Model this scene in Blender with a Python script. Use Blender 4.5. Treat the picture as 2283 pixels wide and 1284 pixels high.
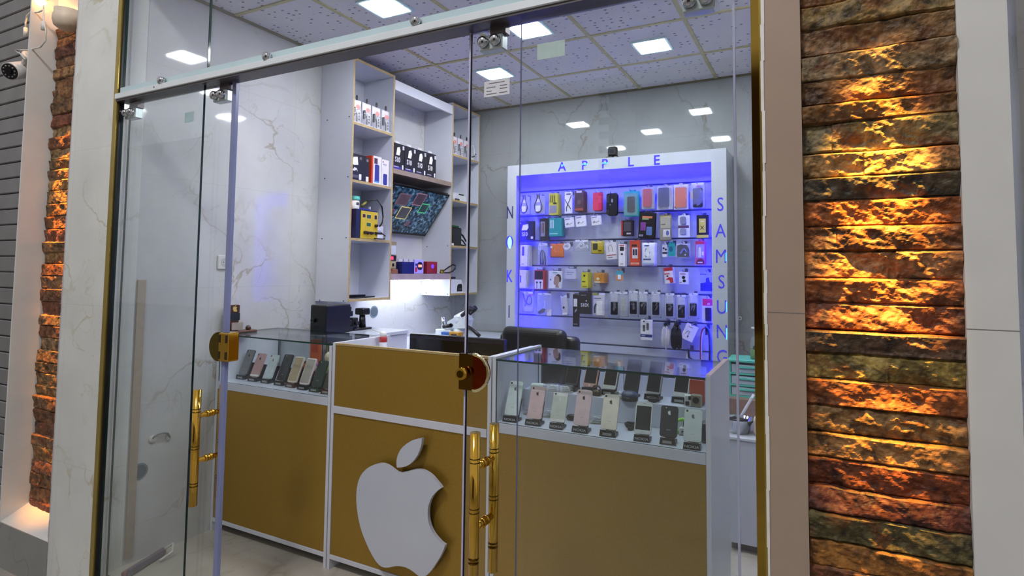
import bpy, bmesh, math, random
import numpy as np
from mathutils import Vector, Matrix
PI = math.pi
random.seed(7)
SC = bpy.context.scene
for o in list(bpy.data.objects): bpy.data.objects.remove(o)

# ------------------------------------------------------------------ camera
R3 = [[0.891669343, 0.452575867, 0.010043273],
      [-0.017096024, 0.05583624, -0.998293564],
      [-0.452364354, 0.889976067, 0.057524711]]     # right, down, forward
FPX, CX, CY, HC = 1284.981, 1176.669, 528.065, 1.5
W, H = 2283.0, 1284.0
cam_d = bpy.data.cameras.new('camera'); cam = bpy.data.objects.new('camera', cam_d)
SC.collection.objects.link(cam); SC.camera = cam
_r, _d, _f = (Vector(v) for v in R3)
cam.matrix_world = Matrix(((_r.x, -_d.x, -_f.x, 0), (_r.y, -_d.y, -_f.y, 0), (_r.z, -_d.z, -_f.z, HC), (0, 0, 0, 1)))
cam_d.sensor_width = 36; cam_d.lens = FPX / W * 36
cam_d.shift_x = (W / 2 - CX) / W; cam_d.shift_y = (CY - H / 2) / W
cam_d.clip_start = 0.02; cam_d.clip_end = 100

# ------------------------------------------------------------------ world, exposure
wd = bpy.data.worlds.new('street_night'); SC.world = wd; wd.use_nodes = True
wd.node_tree.nodes['Background'].inputs[0].default_value = (0.62, 0.60, 0.62, 1)
wd.node_tree.nodes['Background'].inputs[1].default_value = 0.46
SC.view_settings.view_transform = 'Standard'; SC.view_settings.look = 'None'
SC.view_settings.gamma = 1; SC.view_settings.use_curve_mapping = False
SC.view_settings.exposure = 0.75
SC.cycles.use_denoising = True
SC.cycles.max_bounces = 10; SC.cycles.transparent_max_bounces = 32
SC.cycles.diffuse_bounces = 5; SC.cycles.glossy_bounces = 5
SC.cycles.sample_clamp_indirect = 6
SC.cycles.caustics_reflective = False; SC.cycles.caustics_refractive = False

def area(name, loc, target, size, power, col, sy=None):
    l = bpy.data.lights.new(name, 'AREA'); l.energy = power; l.color = col; l.size = size
    if sy: l.shape = 'RECTANGLE'; l.size_y = sy
    o = bpy.data.objects.new(name, l); SC.collection.objects.link(o); o.location = loc
    o.rotation_euler = (Vector(target) - Vector(loc)).to_track_quat('-Z', 'Y').to_euler(); return o
def spot(name, loc, target, power, col, ang, blend=0.5, rad=0.02):
    l = bpy.data.lights.new(name, 'SPOT'); l.energy = power; l.color = col; l.spot_size = math.radians(ang)
    l.spot_blend = blend; l.shadow_soft_size = rad
    o = bpy.data.objects.new(name, l); SC.collection.objects.link(o); o.location = loc
    o.rotation_euler = (Vector(target) - Vector(loc)).to_track_quat('-Z', 'Y').to_euler(); return o

# street lighting in front of the shop
area('street_light', (-1.6, -1.2, 5.4), (-2.0, 1.6, 1.2), 0.9, 75, (1.0, 0.97, 0.95), 0.5)
# amber accent lamps grazing the two stone panels
AMBER = (1.0, 0.50, 0.06)
spot('amber_spot_stone', (0.132, 1.25, 3.05), (0.124, 1.590, 1.56), 1700, AMBER, 10.5, 1.0, 0.04)
spot('amber_spot_niche', (-3.90, 1.55, 2.95), (-3.885, 1.735, 1.62), 700, (1.0, 0.36, 0.04), 15, 1.0, 0.02)
# brightness of the emitters that belong to fittings
P_CEIL, P_BLUE, P_WORK = 62.0, 44.0, 34.0

# ------------------------------------------------------------------ back-projection of measured points onto real planes
def _ray(u, v):
    a, b = (u - CX) / FPX, (v - CY) / FPX
    return Vector([R3[0][i] * a + R3[1][i] * b + R3[2][i] for i in range(3)])
def on(u, v, ax, val):
    d = _ray(u, v); c = Vector((0, 0, HC)); t = (val - c[ax]) / d[ax]; return c + d * t
def onx(u, v, x): return on(u, v, 0, x)
def ony(u, v, y): return on(u, v, 1, y)
def onz(u, v, z): return on(u, v, 2, z)

# ------------------------------------------------------------------ materials
_M = {}
def new_mat(name):
    m = bpy.data.materials.new(name); m.use_nodes = True; nt = m.node_tree
    b = nt.nodes['Principled BSDF']; return m, nt, b
def lin(h):
    if isinstance(h, str):
        h = h.lstrip('#'); c = [int(h[i:i + 2], 16) / 255 for i in (0, 2, 4)]
    else: c = [x / 255 for x in h]
    return tuple((x / 12.92 if x <= 0.04045 else ((x + 0.055) / 1.055) ** 2.4) for x in c)
def M(h, rough=0.45, metal=0.0, var=0.08, scale=30.0, emit=0.0, coat=0.0):
    """plain surface colour (hex, sRGB) with a little procedural unevenness"""
    key = (h, rough, metal, var, scale, emit, coat)
    if key in _M: return _M[key]
    m, nt, b = new_mat('surface_' + str(h).strip('#')); c = lin(h)
    tc = nt.nodes.new('ShaderNodeTexCoord'); n = nt.nodes.new('ShaderNodeTexNoise')
    n.inputs['Scale'].default_value = scale; n.inputs['Detail'].default_value = 4
    nt.links.new(tc.outputs['Object'], n.inputs['Vector'])
    r = nt.nodes.new('ShaderNodeValToRGB'); e = r.color_ramp.elements
    e[0].position = 0.3; e[1].position = 0.7
    e[0].color = tuple(x * (1 - var) for x in c) + (1,); e[1].color = tuple(min(1, x * (1 + var)) for x in c) + (1,)
    nt.links.new(n.outputs['Fac'], r.inputs[0]); nt.links.new(r.outputs[0], b.inputs['Base Color'])
    b.inputs['Roughness'].default_value = rough; b.inputs['Metallic'].default_value = metal
    if coat: b.inputs['Coat Weight'].default_value = coat
    if emit:
        nt.links.new(r.outputs[0], b.inputs['Emission Color']); b.inputs['Emission Strength'].default_value = emit
    _M[key] = m; return m
def EM(name, col, strength):
    key = ('em', name, col, strength)
    if key in _M: return _M[key]
    m = bpy.data.materials.new(name); m.use_nodes = True; nt = m.node_tree; nt.nodes.clear()
    o = nt.nodes.new('ShaderNodeOutputMaterial'); e = nt.nodes.new('ShaderNodeEmission')
    e.inputs[0].default_value = col + (1,); e.inputs[1].default_value = strength
    nt.links.new(e.outputs[0], o.inputs[0]); _M[key] = m; return m
def glass_mat(name, tint=(0.96, 0.975, 0.972), ior=1.45, haze=0.0, haze_col=(0.8, 0.85, 0.9), rough=0.0):
    m = bpy.data.materials.new(name); m.use_nodes = True; nt = m.node_tree; nt.nodes.clear()
    o = nt.nodes.new('ShaderNodeOutputMaterial'); t = nt.nodes.new('ShaderNodeBsdfTransparent')
    g = nt.nodes.new('ShaderNodeBsdfGlossy'); f = nt.nodes.new('ShaderNodeFresnel'); mx = nt.nodes.new('ShaderNodeMixShader')
    t.inputs[0].default_value = tint + (1,); g.inputs['Roughness'].default_value = rough
    ge = nt.nodes.new('ShaderNodeNewGeometry'); im = nt.nodes.new('ShaderNodeMix'); im.inputs['A'].default_value = ior; im.inputs['B'].default_value = 1 / ior
    nt.links.new(ge.outputs['Backfacing'], im.inputs['Factor']); nt.links.new(im.outputs['Result'], f.inputs[0])   # a thin pane reflects alike on both faces
    n = nt.nodes.new('ShaderNodeTexNoise'); n.inputs['Scale'].default_value = 6
    bp = nt.nodes.new('ShaderNodeBump'); bp.inputs['Strength'].default_value = 0.0 if not haze else 0.3; bp.inputs['Distance'].default_value = 0.01
    nt.links.new(n.outputs['Fac'], bp.inputs['Height']); 
    if haze: nt.links.new(bp.outputs[0], g.inputs['Normal'])
    nt.links.new(f.outputs[0], mx.inputs[0]); nt.links.new(t.outputs[0], mx.inputs[1]); nt.links.new(g.outputs[0], mx.inputs[2])
    last = mx
    if haze:
        d = nt.nodes.new('ShaderNodeBsdfDiffuse'); d.inputs[0].default_value = haze_col + (1,)
        m2 = nt.nodes.new('ShaderNodeMixShader'); m2.inputs[0].default_value = haze
        nt.links.new(mx.outputs[0], m2.inputs[1]); nt.links.new(d.outputs[0], m2.inputs[2]); last = m2
    nt.links.new(last.outputs[0], o.inputs[0]); return m
GLASS = glass_mat('clear_glass')
GLASS_TOP = glass_mat('counter_glass', (0.92, 0.95, 0.95), 1.55)
BAG = glass_mat('clear_plastic_bag', (0.96, 0.96, 0.97), 1.5, 0.16, rough=0.12)
BLISTER = glass_mat('clear_blister', (0.95, 0.95, 0.96), 1.5, 0.10, rough=0.08)
GEDGE = M('#1b3a36', 0.08, 0, 0.1)
GEDGE_L = M('#8f93b8', 0.12, 0, 0.1)

def marble(name, ax, base, vein, joint=(0.6, 1.2), rough=0.05, vs=1.0, off=(0.0, 0.0), vstr=0.6):
    """polished marble tile: thin wandering veins plus hairline joints; ax = the two in-plane axes"""
    m, nt, b = new_mat(name); N = nt.nodes.new; L = nt.links.new
    tc = N('ShaderNodeTexCoord'); mp = N('ShaderNodeMapping'); L(tc.outputs['Object'], mp.inputs[0])
    mp.inputs['Rotation'].default_value = (0.5, 0.4, 0.6)
    def vein_mask(scale, width, det, dist):
        n = N('ShaderNodeTexNoise'); n.inputs['Scale'].default_value = scale; n.inputs['Detail'].default_value = det
        n.inputs['Distortion'].default_value = dist; L(mp.outputs[0], n.inputs['Vector'])
        s = N('ShaderNodeMath'); s.operation = 'SUBTRACT'; s.inputs[1].default_value = 0.5; L(n.outputs['Fac'], s.inputs[0])
        a = N('ShaderNodeMath'); a.operation = 'ABSOLUTE'; L(s.outputs[0], a.inputs[0])
        r = N('ShaderNodeMapRange'); r.inputs[1].default_value = 0; r.inputs[2].default_value = width
        r.inputs[3].default_value = 1; r.inputs[4].default_value = 0; L(a.outputs[0], r.inputs[0]); return r.outputs[0]
    v1 = vein_mask(1.5 * vs, 0.010, 5, 0.5); v2 = vein_mask(3.4 * vs, 0.007, 5, 0.7)
    mk = N('ShaderNodeTexNoise'); mk.inputs['Scale'].default_value = 1.9; L(tc.outputs['Object'], mk.inputs['Vector'])
    mr = N('ShaderNodeMapRange'); mr.inputs[1].default_value = 0.42; mr.inputs[2].default_value = 0.62; L(mk.outputs['Fac'], mr.inputs[0])
    mu = N('ShaderNodeMath'); mu.operation = 'MULTIPLY'; L(v1, mu.inputs[0]); L(mr.outputs[0], mu.inputs[1])
    v2m = N('ShaderNodeMath'); v2m.operation = 'MULTIPLY'; v2m.inputs[1].default_value = 0.55; L(v2, v2m.inputs[0])
    v2n = N('ShaderNodeMath'); v2n.operation = 'MULTIPLY'; L(v2m.outputs[0], v2n.inputs[0]); L(mr.outputs[0], v2n.inputs[1])
    ad = N('ShaderNodeMath'); ad.operation = 'MAXIMUM'; L(mu.outputs[0], ad.inputs[0]); L(v2n.outputs[0], ad.inputs[1])
    cl = N('ShaderNodeTexNoise'); cl.inputs['Scale'].default_value = 2.6; cl.inputs['Detail'].default_value = 6; L(tc.outputs['Object'], cl.inputs['Vector'])
    cr = N('ShaderNodeValToRGB'); e = cr.color_ramp.elements; e[0].position = .35; e[1].position = .65
    c = lin(base); e[0].color = tuple(x * 0.90 for x in c) + (1,); e[1].color = tuple(min(1, x * 1.04) for x in c) + (1,); L(cl.outputs['Fac'], cr.inputs[0])
    mx = N('ShaderNodeMix'); mx.data_type = 'RGBA'; mx.inputs['B'].default_value = lin(vein) + (1,)
    sc = N('ShaderNodeMath'); sc.operation = 'MULTIPLY'; sc.inputs[1].default_value = vstr; L(ad.outputs[0], sc.inputs[0])
    L(sc.outputs[0], mx.inputs['Factor']); L(cr.outputs[0], mx.inputs['A'])
    sp = N('ShaderNodeSeparateXYZ'); L(tc.outputs['Object'], sp.inputs[0])
    mask = None
    for k, a in enumerate(ax):
        o0 = N('ShaderNodeMath'); o0.operation = 'ADD'; o0.inputs[1].default_value = 20 + off[k]; L(sp.outputs[a], o0.inputs[0])
        md = N('ShaderNodeMath'); md.operation = 'MODULO'; md.inputs[1].default_value = joint[k]; L(o0.outputs[0], md.inputs[0])
        lt = N('ShaderNodeMath'); lt.operation = 'LESS_THAN'; lt.inputs[1].default_value = 0.0022; L(md.outputs[0], lt.inputs[0])
        if mask is None: mask = lt.outputs[0]
        else:
            q = N('ShaderNodeMath'); q.operation = 'MAXIMUM'; L(mask, q.inputs[0]); L(lt.outputs[0], q.inputs[1]); mask = q.outputs[0]
    jm = N('ShaderNodeMath'); jm.operation = 'MULTIPLY'; jm.inputs[1].default_value = 0.25; L(mask, jm.inputs[0])
    m2 = N('ShaderNodeMix'); m2.data_type = 'RGBA'; m2.inputs['B'].default_value = tuple(x * 0.35 for x in c) + (1,)
    L(jm.outputs[0], m2.inputs['Factor']); L(mx.outputs['Result'], m2.inputs['A']); L(m2.outputs['Result'], b.inputs['Base Color'])
    b.inputs['Roughness'].default_value = rough; b.inputs['Specular IOR Level'].default_value = 0.5
    return m
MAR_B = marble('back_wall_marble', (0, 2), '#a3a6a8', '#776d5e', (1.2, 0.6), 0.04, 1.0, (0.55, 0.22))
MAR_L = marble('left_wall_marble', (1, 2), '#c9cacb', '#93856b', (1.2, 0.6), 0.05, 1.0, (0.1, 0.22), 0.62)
MAR_P = marble('pilaster_marble', (0, 2), '#d9dcd8', '#a89868', (1.3, 0.8), 0.10, 0.9, (0.4, 0.3), 0.75)
MAR_G = marble('base_marble', (0, 2), '#8f918d', '#6a6250', (1.3, 0.8), 0.12, 0.9, (0.4, 0.3), 0.6)
MAR_F = marble('floor_marble', (0, 1), '#b9b2a6', '#857a64', (0.8, 0.8), 0.16, 1.2, (0.25, 0.1))
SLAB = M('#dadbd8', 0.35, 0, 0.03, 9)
SLAB_W = M('#a89484', 0.35, 0, 0.03, 9)  # browner slab tone; the different light on this slab is put into it
WHITE = M('#cfd2dd', 0.32, 0, 0.02, 8)
WHITE_G = M('#c3c8d6', 0.18, 0, 0.02, 8)
EDGE = M('#ac9668', 0.5, 0, 0.12, 60)
WOODSH = M('#8b7a6e', 0.4, 0, 0.18, 14)
GOLDP = M('#8a6a2e', 0.36, 0.55, 0.10, 220)
BRASS = M('#d8ab45', 0.10, 1.0, 0.05, 12)
BRASS_D = M('#5a4312', 0.25, 1.0, 0.1, 12)
STRIPG = M('#b09a4e', 0.24, 0.75, 0.10, 7)
STRIPM = M('#a8893c', 0.07, 1.0, 0.08, 5)
CHROME = M('#c8ccd0', 0.10, 1.0, 0.05, 12)
ALU = M('#dfe6ea', 0.28, 0.25, 0.03, 9)
BLK = M('#0d0d12', 0.35, 0, 0.15, 20)
BLKG = M('#08080c', 0.10, 0, 0.1, 20)
LEATH = M('#17151b', 0.34, 0, 0.25, 90)
DGREY = M('#2b2c30', 0.4, 0, 0.1, 20)

def gold_panel():
    m, nt, b = new_mat('gold_metallic_laminate'); N = nt.nodes.new; L = nt.links.new
    tc = N('ShaderNodeTexCoord'); n = N('ShaderNodeTexNoise'); n.inputs['Scale'].default_value = 900; n.inputs['Detail'].default_value = 1
    L(tc.outputs['Object'], n.inputs['Vector']); r = N('ShaderNodeValToRGB'); e = r.color_ramp.elements
    e[0].position = .3; e[1].position = .7; e[0].color = lin('#92722a') + (1,); e[1].color = lin('#b8933e') + (1,)
    L(n.outputs['Fac'], r.inputs[0]); L(r.outputs[0], b.inputs['Base Color'])
    b.inputs['Metallic'].default_value = 0.55; b.inputs['Roughness'].default_value = 0.42; return m
GOLDP = gold_panel()

def ceiling_mat():
    m, nt, b = new_mat('acoustic_ceiling_tile'); N = nt.nodes.new; L = nt.links.new
    tc = N('ShaderNodeTexCoord'); mp = N('ShaderNodeMapping'); mp.inputs['Scale'].default_value = (17, 24, 1); L(tc.outputs['Object'], mp.inputs[0])
    v = N('ShaderNodeTexVoronoi'); v.inputs['Scale'].default_value = 1; v.inputs['Randomness'].default_value = 0.42; L(mp.outputs[0], v.inputs['Vector'])
    n = N('ShaderNodeTexNoise'); n.inputs['Scale'].default_value = 70; L(tc.outputs['Object'], n.inputs['Vector'])
    a = N('ShaderNodeMath'); a.operation = 'MULTIPLY_ADD'; a.inputs[1].default_value = 0.22; L(n.outputs['Fac'], a.inputs[0]); L(v.outputs['Distance'], a.inputs[2])
    r = N('ShaderNodeMapRange'); r.inputs[1].default_value = 0.25; r.inputs[2].default_value = 0.31; L(a.outputs[0], r.inputs[0])
    mx = N('ShaderNodeMix'); mx.data_type = 'RGBA'; mx.inputs['A'].default_value = lin('#6a6b80') + (1,); mx.inputs['B'].default_value = lin('#d3d1dc') + (1,)
    L(r.outputs[0], mx.inputs['Factor']); L(mx.outputs['Result'], b.inputs['Base Color']); b.inputs['Roughness'].default_value = 0.7
    return m
CEILM = ceiling_mat()
def stone_mat():
    m, nt, b = new_mat('split_face_stone'); N = nt.nodes.new; L = nt.links.new
    tc = N('ShaderNodeTexCoord'); at = N('ShaderNodeAttribute'); at.attribute_name = 'stone_colour'
    n = N('ShaderNodeTexNoise'); n.inputs['Scale'].default_value = 26; n.inputs['Detail'].default_value = 8; n.inputs['Roughness'].default_value = 0.62; n.inputs['Distortion'].default_value = 0.6; L(tc.outputs['Object'], n.inputs['Vector'])
    r = N('ShaderNodeMapRange'); r.inputs[1].default_value = .36; r.inputs[2].default_value = .66; r.inputs[3].default_value = 0.22; r.inputs[4].default_value = 1.75; L(n.outputs['Fac'], r.inputs[0])
    mu = N('ShaderNodeMix'); mu.data_type = 'RGBA'; mu.blend_type = 'MULTIPLY'; mu.inputs['Factor'].default_value = 1
    L(at.outputs['Color'], mu.inputs['A']); L(r.outputs[0], mu.inputs['B'])
    n2 = N('ShaderNodeTexNoise'); n2.inputs['Scale'].default_value = 16; n2.inputs['Detail'].default_value = 5; L(tc.outputs['Object'], n2.inputs['Vector'])
    r2 = N('ShaderNodeMapRange'); r2.inputs[1].default_value = .54; r2.inputs[2].default_value = .62; L(n2.outputs['Fac'], r2.inputs[0])
    mx = N('ShaderNodeMix'); mx.data_type = 'RGBA'; mx.inputs['B'].default_value = lin('#6d3a18') + (1,)
    h = N('ShaderNodeMath'); h.operation = 'MULTIPLY'; h.inputs[1].default_value = .55; L(r2.outputs[0], h.inputs[0])
    L(h.outputs[0], mx.inputs['Factor']); L(mu.outputs['Result'], mx.inputs['A']); L(mx.outputs['Result'], b.inputs['Base Color'])
    b.inputs['Roughness'].default_value = 0.62
    bn = N('ShaderNodeTexNoise'); bn.inputs['Scale'].default_value = 120; bn.inputs['Detail'].default_value = 6; L(tc.outputs['Object'], bn.inputs['Vector'])
    bp = N('ShaderNodeBump'); bp.inputs['Strength'].default_value = 0.3; bp.inputs['Distance'].default_value = 0.003; L(bn.outputs['Fac'], bp.inputs['Height']); L(bp.outputs[0], b.inputs['Normal'])
    return m
STONE = stone_mat()

# ------------------------------------------------------------------ mesh helpers
class MB:
    def __init__(s): s.bm = bmesh.new(); s.mats = []
    def mi(s, m):
        if m is None: return 0
        if m not in s.mats: s.mats.append(m)
        return s.mats.index(m)
    def _fin(s, vs, m, mtx=None, smooth=False):
        vs = list(vs)
        if mtx is not None: bmesh.ops.transform(s.bm, matrix=mtx, verts=vs)
        i = s.mi(m); fs = {f for v in vs for f in v.link_faces}
        for f in fs: f.material_index = i; f.smooth = smooth
        return fs
    def box(s, x0, y0, z0, x1, y1, z1, m=None, bev=0.0, seg=1, mtx=None):
        g = bmesh.ops.create_cube(s.bm, size=1.0)['verts']
        T = Matrix.Translation(((x0 + x1) / 2, (y0 + y1) / 2, (z0 + z1) / 2)) @ Matrix.Diagonal((abs(x1 - x0), abs(y1 - y0), abs(z1 - z0), 1))
        bmesh.ops.transform(s.bm, matrix=T, verts=g)
        if bev:
            b = min(bev, 0.49 * min(abs(x1 - x0), abs(y1 - y0), abs(z1 - z0)))
            es = list({e for v in g for e in v.link_edges})
            r = bmesh.ops.bevel(s.bm, geom=es, offset=b, segments=seg, affect='EDGES', profile=0.5)
            g = list({v for f in r['faces'] for v in f.verts} | {v for v in g if v.is_valid})
        return s._fin(g, m, mtx)
    def cyl(s, p0, p1, r, m=None, r2=None, n=20, smooth=True):
        p0, p1 = Vector(p0), Vector(p1); d = p1 - p0
        g = bmesh.ops.create_cone(s.bm, cap_ends=True, segments=n, radius1=r, radius2=r if r2 is None else r2, depth=d.length)['verts']
        T = Matrix.Translation((p0 + p1) / 2) @ d.to_track_quat('Z', 'Y').to_matrix().to_4x4()
        fs = s._fin(g, m, T)
        for f in fs: f.smooth = smooth and len(f.verts) == 4
        return fs
    def sph(s, c, r, m=None, sx=1, sy=1, sz=1, n=14, mtx=None):
        g = bmesh.ops.create_uvsphere(s.bm, u_segments=n, v_segments=max(6, n // 2 + 1), radius=r)['verts']
        T = Matrix.Translation(c) @ Matrix.Diagonal((sx, sy, sz, 1))
        return s._fin(g, m, (mtx @ T) if mtx is not None else T, True)
    def tube(s, pts, r, m=None, n=8, closed=False):
        pts = [Vector(p) for p in pts]; N_ = len(pts); rings = []
        for i, p in enumerate(pts):
            a = pts[(i - 1) % N_] if (closed or i > 0) else p; b = pts[(i + 1) % N_] if (closed or i < N_ - 1) else p
            t = (b - a).normalized()
            up = Vector((0, 0, 1)) if abs(t.z) < 0.9 else Vector((0, 1, 0))
            u = t.cross(up).normalized(); v = t.cross(u)
            rings.append([s.bm.verts.new(p + (u * math.cos(2 * PI * k / n) + v * math.sin(2 * PI * k / n)) * r) for k in range(n)])
        i = s.mi(m); fs = []
        for a in range(N_ if closed else N_ - 1):
            A, B = rings[a], rings[(a + 1) % N_]
            for k in range(n):
                f = s.bm.faces.new((A[k], A[(k + 1) % n], B[(k + 1) % n], B[k])); f.material_index = i; f.smooth = True; fs.append(f)
        if not closed:
            for rg in (rings[0], rings[-1]):
                f = s.bm.faces.new(rg); f.material_index = i
        return fs
    def prism(s, poly, y0, y1, m=None, bev=0.0):
        """outline in (x, z), extruded along y"""
        a = [s.bm.verts.new((p[0], y0, p[1])) for p in poly]; b = [s.bm.verts.new((p[0], y1, p[1])) for p in poly]
        i = s.mi(m); n = len(poly); F = []
        F.append(s.bm.faces.new(a)); F.append(s.bm.faces.new(list(reversed(b))))
        for k in range(n): F.append(s.bm.faces.new((a[k], b[k], b[(k + 1) % n], a[(k + 1) % n])))
        for f in F: f.material_index = i
        bmesh.ops.recalc_face_normals(s.bm, faces=F)
        return F
    def lathe(s, prof, m=None, n=24, c=(0, 0, 0)):
        rings = []; c = Vector(c)
        for r, z in prof: rings.append([s.bm.verts.new(c + Vector((r * math.cos(2 * PI * k / n), r * math.sin(2 * PI * k / n), z))) for k in range(n)])
        i = s.mi(m)
        for a in range(len(prof) - 1):
            for k in range(n):
                f = s.bm.faces.new((rings[a][k], rings[a][(k + 1) % n], rings[a + 1][(k + 1) % n], rings[a + 1][k])); f.material_index = i; f.smooth = True
        for rg in (rings[0], rings[-1]):
            try: f = s.bm.faces.new(rg); f.material_index = i
            except ValueError: pass
    def edgefaces(s, axis, sign, m, thr=0.9):
        i = s.mi(m)
        for f in s.bm.faces:
            f.normal_update()
            if f.normal[axis] * sign > thr: f.material_index = i
    def build(s, name, m=None, parent=None, label=None, shade=False):
        me = bpy.data.meshes.new(name)
        bmesh.ops.remove_doubles(s.bm, verts=s.bm.verts, dist=1e-6)
        bmesh.ops.recalc_face_normals(s.bm, faces=s.bm.faces)
        s.bm.to_mesh(me); s.bm.free()
        for x in (s.mats if s.mats else [m]): me.materials.append(x)
        o = bpy.data.objects.new(name, me); SC.collection.objects.link(o)
        if parent is not None: o.parent = parent
        if label: o['label'] = label
        return o
def thing(name, label, cat, loc=(0, 0, 0), rz=0.0, group=None):
    o = bpy.data.objects.new(name, None); SC.collection.objects.link(o); o.empty_display_size = 0.05
    o.location = loc; o.rotation_euler = (0, 0, rz); o['label'] = label; o['category'] = cat
    if group: o['group'] = group
    return o
def tag(o, label, cat, group=None, loc=None, rz=None, rot=None):
    o['label'] = label; o['category'] = cat
    if group: o['group'] = group
    if loc is not None: o.location = loc
    if rz is not None: o.rotation_euler = (0, 0, rz)
    if rot is not None: o.rotation_euler = rot
    return o
def struct(o): o['kind'] = 'structure'; return o
def sbox(name, x0, y0, z0, x1, y1, z1, m, parent=None, bev=0):
    b = MB(); b.box(x0, y0, z0, x1, y1, z1, m, bev); o = b.build(name, m, parent)
    if parent is None: struct(o)
    return o
def pbox(name, parent, x0, y0, z0, x1, y1, z1, m, bev=0.0, seg=1, label=None):
    b = MB(); b.box(x0, y0, z0, x1, y1, z1, m, bev, seg); return b.build(name, m, parent, label)
def copy_tree(o, parent=None):
    c = o.copy(); SC.collection.objects.link(c)
    if parent is not None: c.parent = parent
    for ch in list(o.children): copy_tree(ch, c)
    return c
_TX = {}
def text_mesh(txt, depth=0.001, bold=0.0):
    key = (txt, depth, bold)
    if key in _TX: return _TX[key]
    cu = bpy.data.curves.new('lettering', 'FONT'); cu.body = txt; cu.align_x = 'CENTER'; cu.align_y = 'CENTER'
    cu.extrude = depth; cu.size = 1.0; cu.offset = bold; cu.resolution_u = 3
    o = bpy.data.objects.new('lettering', cu); SC.collection.objects.link(o)
    dg = bpy.context.evaluated_depsgraph_get(); me = bpy.data.meshes.new_from_object(o.evaluated_get(dg))
    bpy.data.objects.remove(o); _TX[key] = me; return me
def text(name, txt, m, parent, loc, h, rot=(PI / 2, 0, 0), sx=1.0, depth=0.02, bold=0.0, label=None):
    """lettering standing in the xz plane, facing -y; h = capital height"""
    me = text_mesh(txt, depth, bold).copy(); me.name = name; me.materials.clear(); me.materials.append(m)
    o = bpy.data.objects.new(name, me); SC.collection.objects.link(o); s = h / 0.70
    o.scale = (s * sx, s, min(s, 0.05)); o.location = loc; o.rotation_euler = rot
    if parent is not None: o.parent = parent
    if label: o['label'] = label
    return o
def rrect(cx, cz, w, h, r, n=5):
    r = min(r, w / 2 - 1e-4, h / 2 - 1e-4); out = []
    for qx, qz, a0 in ((1, 1, 0), (-1, 1, 90), (-1, -1, 180), (1, -1, 270)):
        for k in range(n + 1):
            a = math.radians(a0 + 90 * k / n); out.append((cx + qx * (w / 2 - r) + r * math.cos(a), cz + qz * (h / 2 - r) + r * math.sin(a)))
    return out
def ell(cx, cz, rx, rz, n=20): return [(cx + rx * math.cos(2 * PI * k / n), cz + rz * math.sin(2 * PI * k / n)) for k in range(n)]

# ================================================================== THE SETTING
XL, YB, ZC = -3.14, 4.635, 3.02
YF, YD = 1.611, 1.645                     # fixed glass plane, sliding glass plane
sbox('floor', -3.2, 1.575, -0.20, 0.6, 4.75, 0.0, MAR_F)
sbox('pavement', -70, -12.0, -0.25, 60, 1.60, -0.15, M('#9a968f', 0.5, 0, 0.12, 5))
sbox('wall_opposite', -70, -12.3, -0.25, 60, -12.0, 7.0, M('#dedad4', 0.6, 0, 0.10, 2))
b = MB(); BRK = M('#4e3826', 0.75, 0, 0.25, 9); z = 0.0; k = 0
while z < 6.5:
    x = -5.5 + .3 * (k % 2)
    while x < 3.0: b.box(x, -11.99, z, x + .58, -11.9, z + .19, BRK); x += .6
    z += .2; k += 1
struct(b.build('wall_opposite_brick', BRK))
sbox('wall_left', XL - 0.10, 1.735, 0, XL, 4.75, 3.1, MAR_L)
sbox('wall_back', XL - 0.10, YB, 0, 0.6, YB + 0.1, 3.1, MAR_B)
sbox('wall_right', 0.42, 1.70, 0, 0.52, 4.75, 3.1, MAR_L)
sbox('ceiling', XL, 1.63, ZC, 0.42, YB, ZC + 0.06, CEILM)
sbox('wall_front', XL - 0.0, 1.62, 3.03, 0.42, 1.72, 3.5, SLAB)
# light corner strip of the left wall beside the glass, with its joint
b = MB(); b.box(XL - 0.1, 1.618, 0, XL, 1.645, 3.03, MAR_L); b.box(XL - 0.1, 1.647, 0, XL + 0.003, 1.735, 3.03, MAR_P)
struct(b.build('wall_corner', MAR_L))
sbox('trim_3', XL, 1.745, 0.03, XL + 0.008, 1.785, 1.43, M('#a89a8a', .5))
# ceiling grid: tee bars one tile (0.61 m) apart
b = MB()
GX = [-2.535, -1.93, -1.315, -0.707, -0.10]; GY = [2.225, 2.83, 3.435, 4.045]
GB = M('#b3aa80', 0.5, 0, 0.12, 40)
for x in GX: b.box(x - .012, 1.66, ZC - .006, x + .012, YB, ZC, GB)
for y in GY: b.box(XL, y - .012, ZC - .0062, 0.42, y + .012, ZC - .0002, GB)
b.box(XL, 1.66, ZC - .012, XL + .02, YB, ZC, M('#6d674f', .5)); b.box(XL, YB - .02, ZC - .012, .42, YB, ZC, M('#6d674f', .5))
struct(b.build('trim_4', GB))

def light_panel(x, y, label):
    t = thing('ceiling_light', label, 'ceiling light', (x, y, ZC), 0, 'square ceiling lights')
    b = MB(); b.box(-.088, -.088, -.016, .088, .088, -.004, EM('led_panel', (.93, .95, 1.0), P_CEIL)); b.build('diffuser', None, t, 'glowing white light square')
    b = MB()
    for s in (-1, 1):
        b.box(s * .118, -.118, -.012, s * .104, .118, 0, M('#bfe0ea', .08)); b.box(-.104, s * .118, -.012, .104, s * .104, 0, M('#bfe0ea', .08))
    b.build('glass_rim', None, t)
    pbox('housing', t, -.104, -.104, -.004, .104, .104, 0, M('#d5d9e2', .3))
    return t
light_panel(-2.22, 2.52, 'square ceiling light above the end of the gold counter, seen over the white rail')
light_panel(-1.61, 3.17, 'square ceiling light just below the rail, in line with the sliding door hanger')
light_panel(-2.22, 3.78, 'square ceiling light over the white paper sticker, nearest the wall cabinets')
light_panel(-0.985, 3.76, 'square ceiling light over the lettered display wall, farthest to the right')
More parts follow.
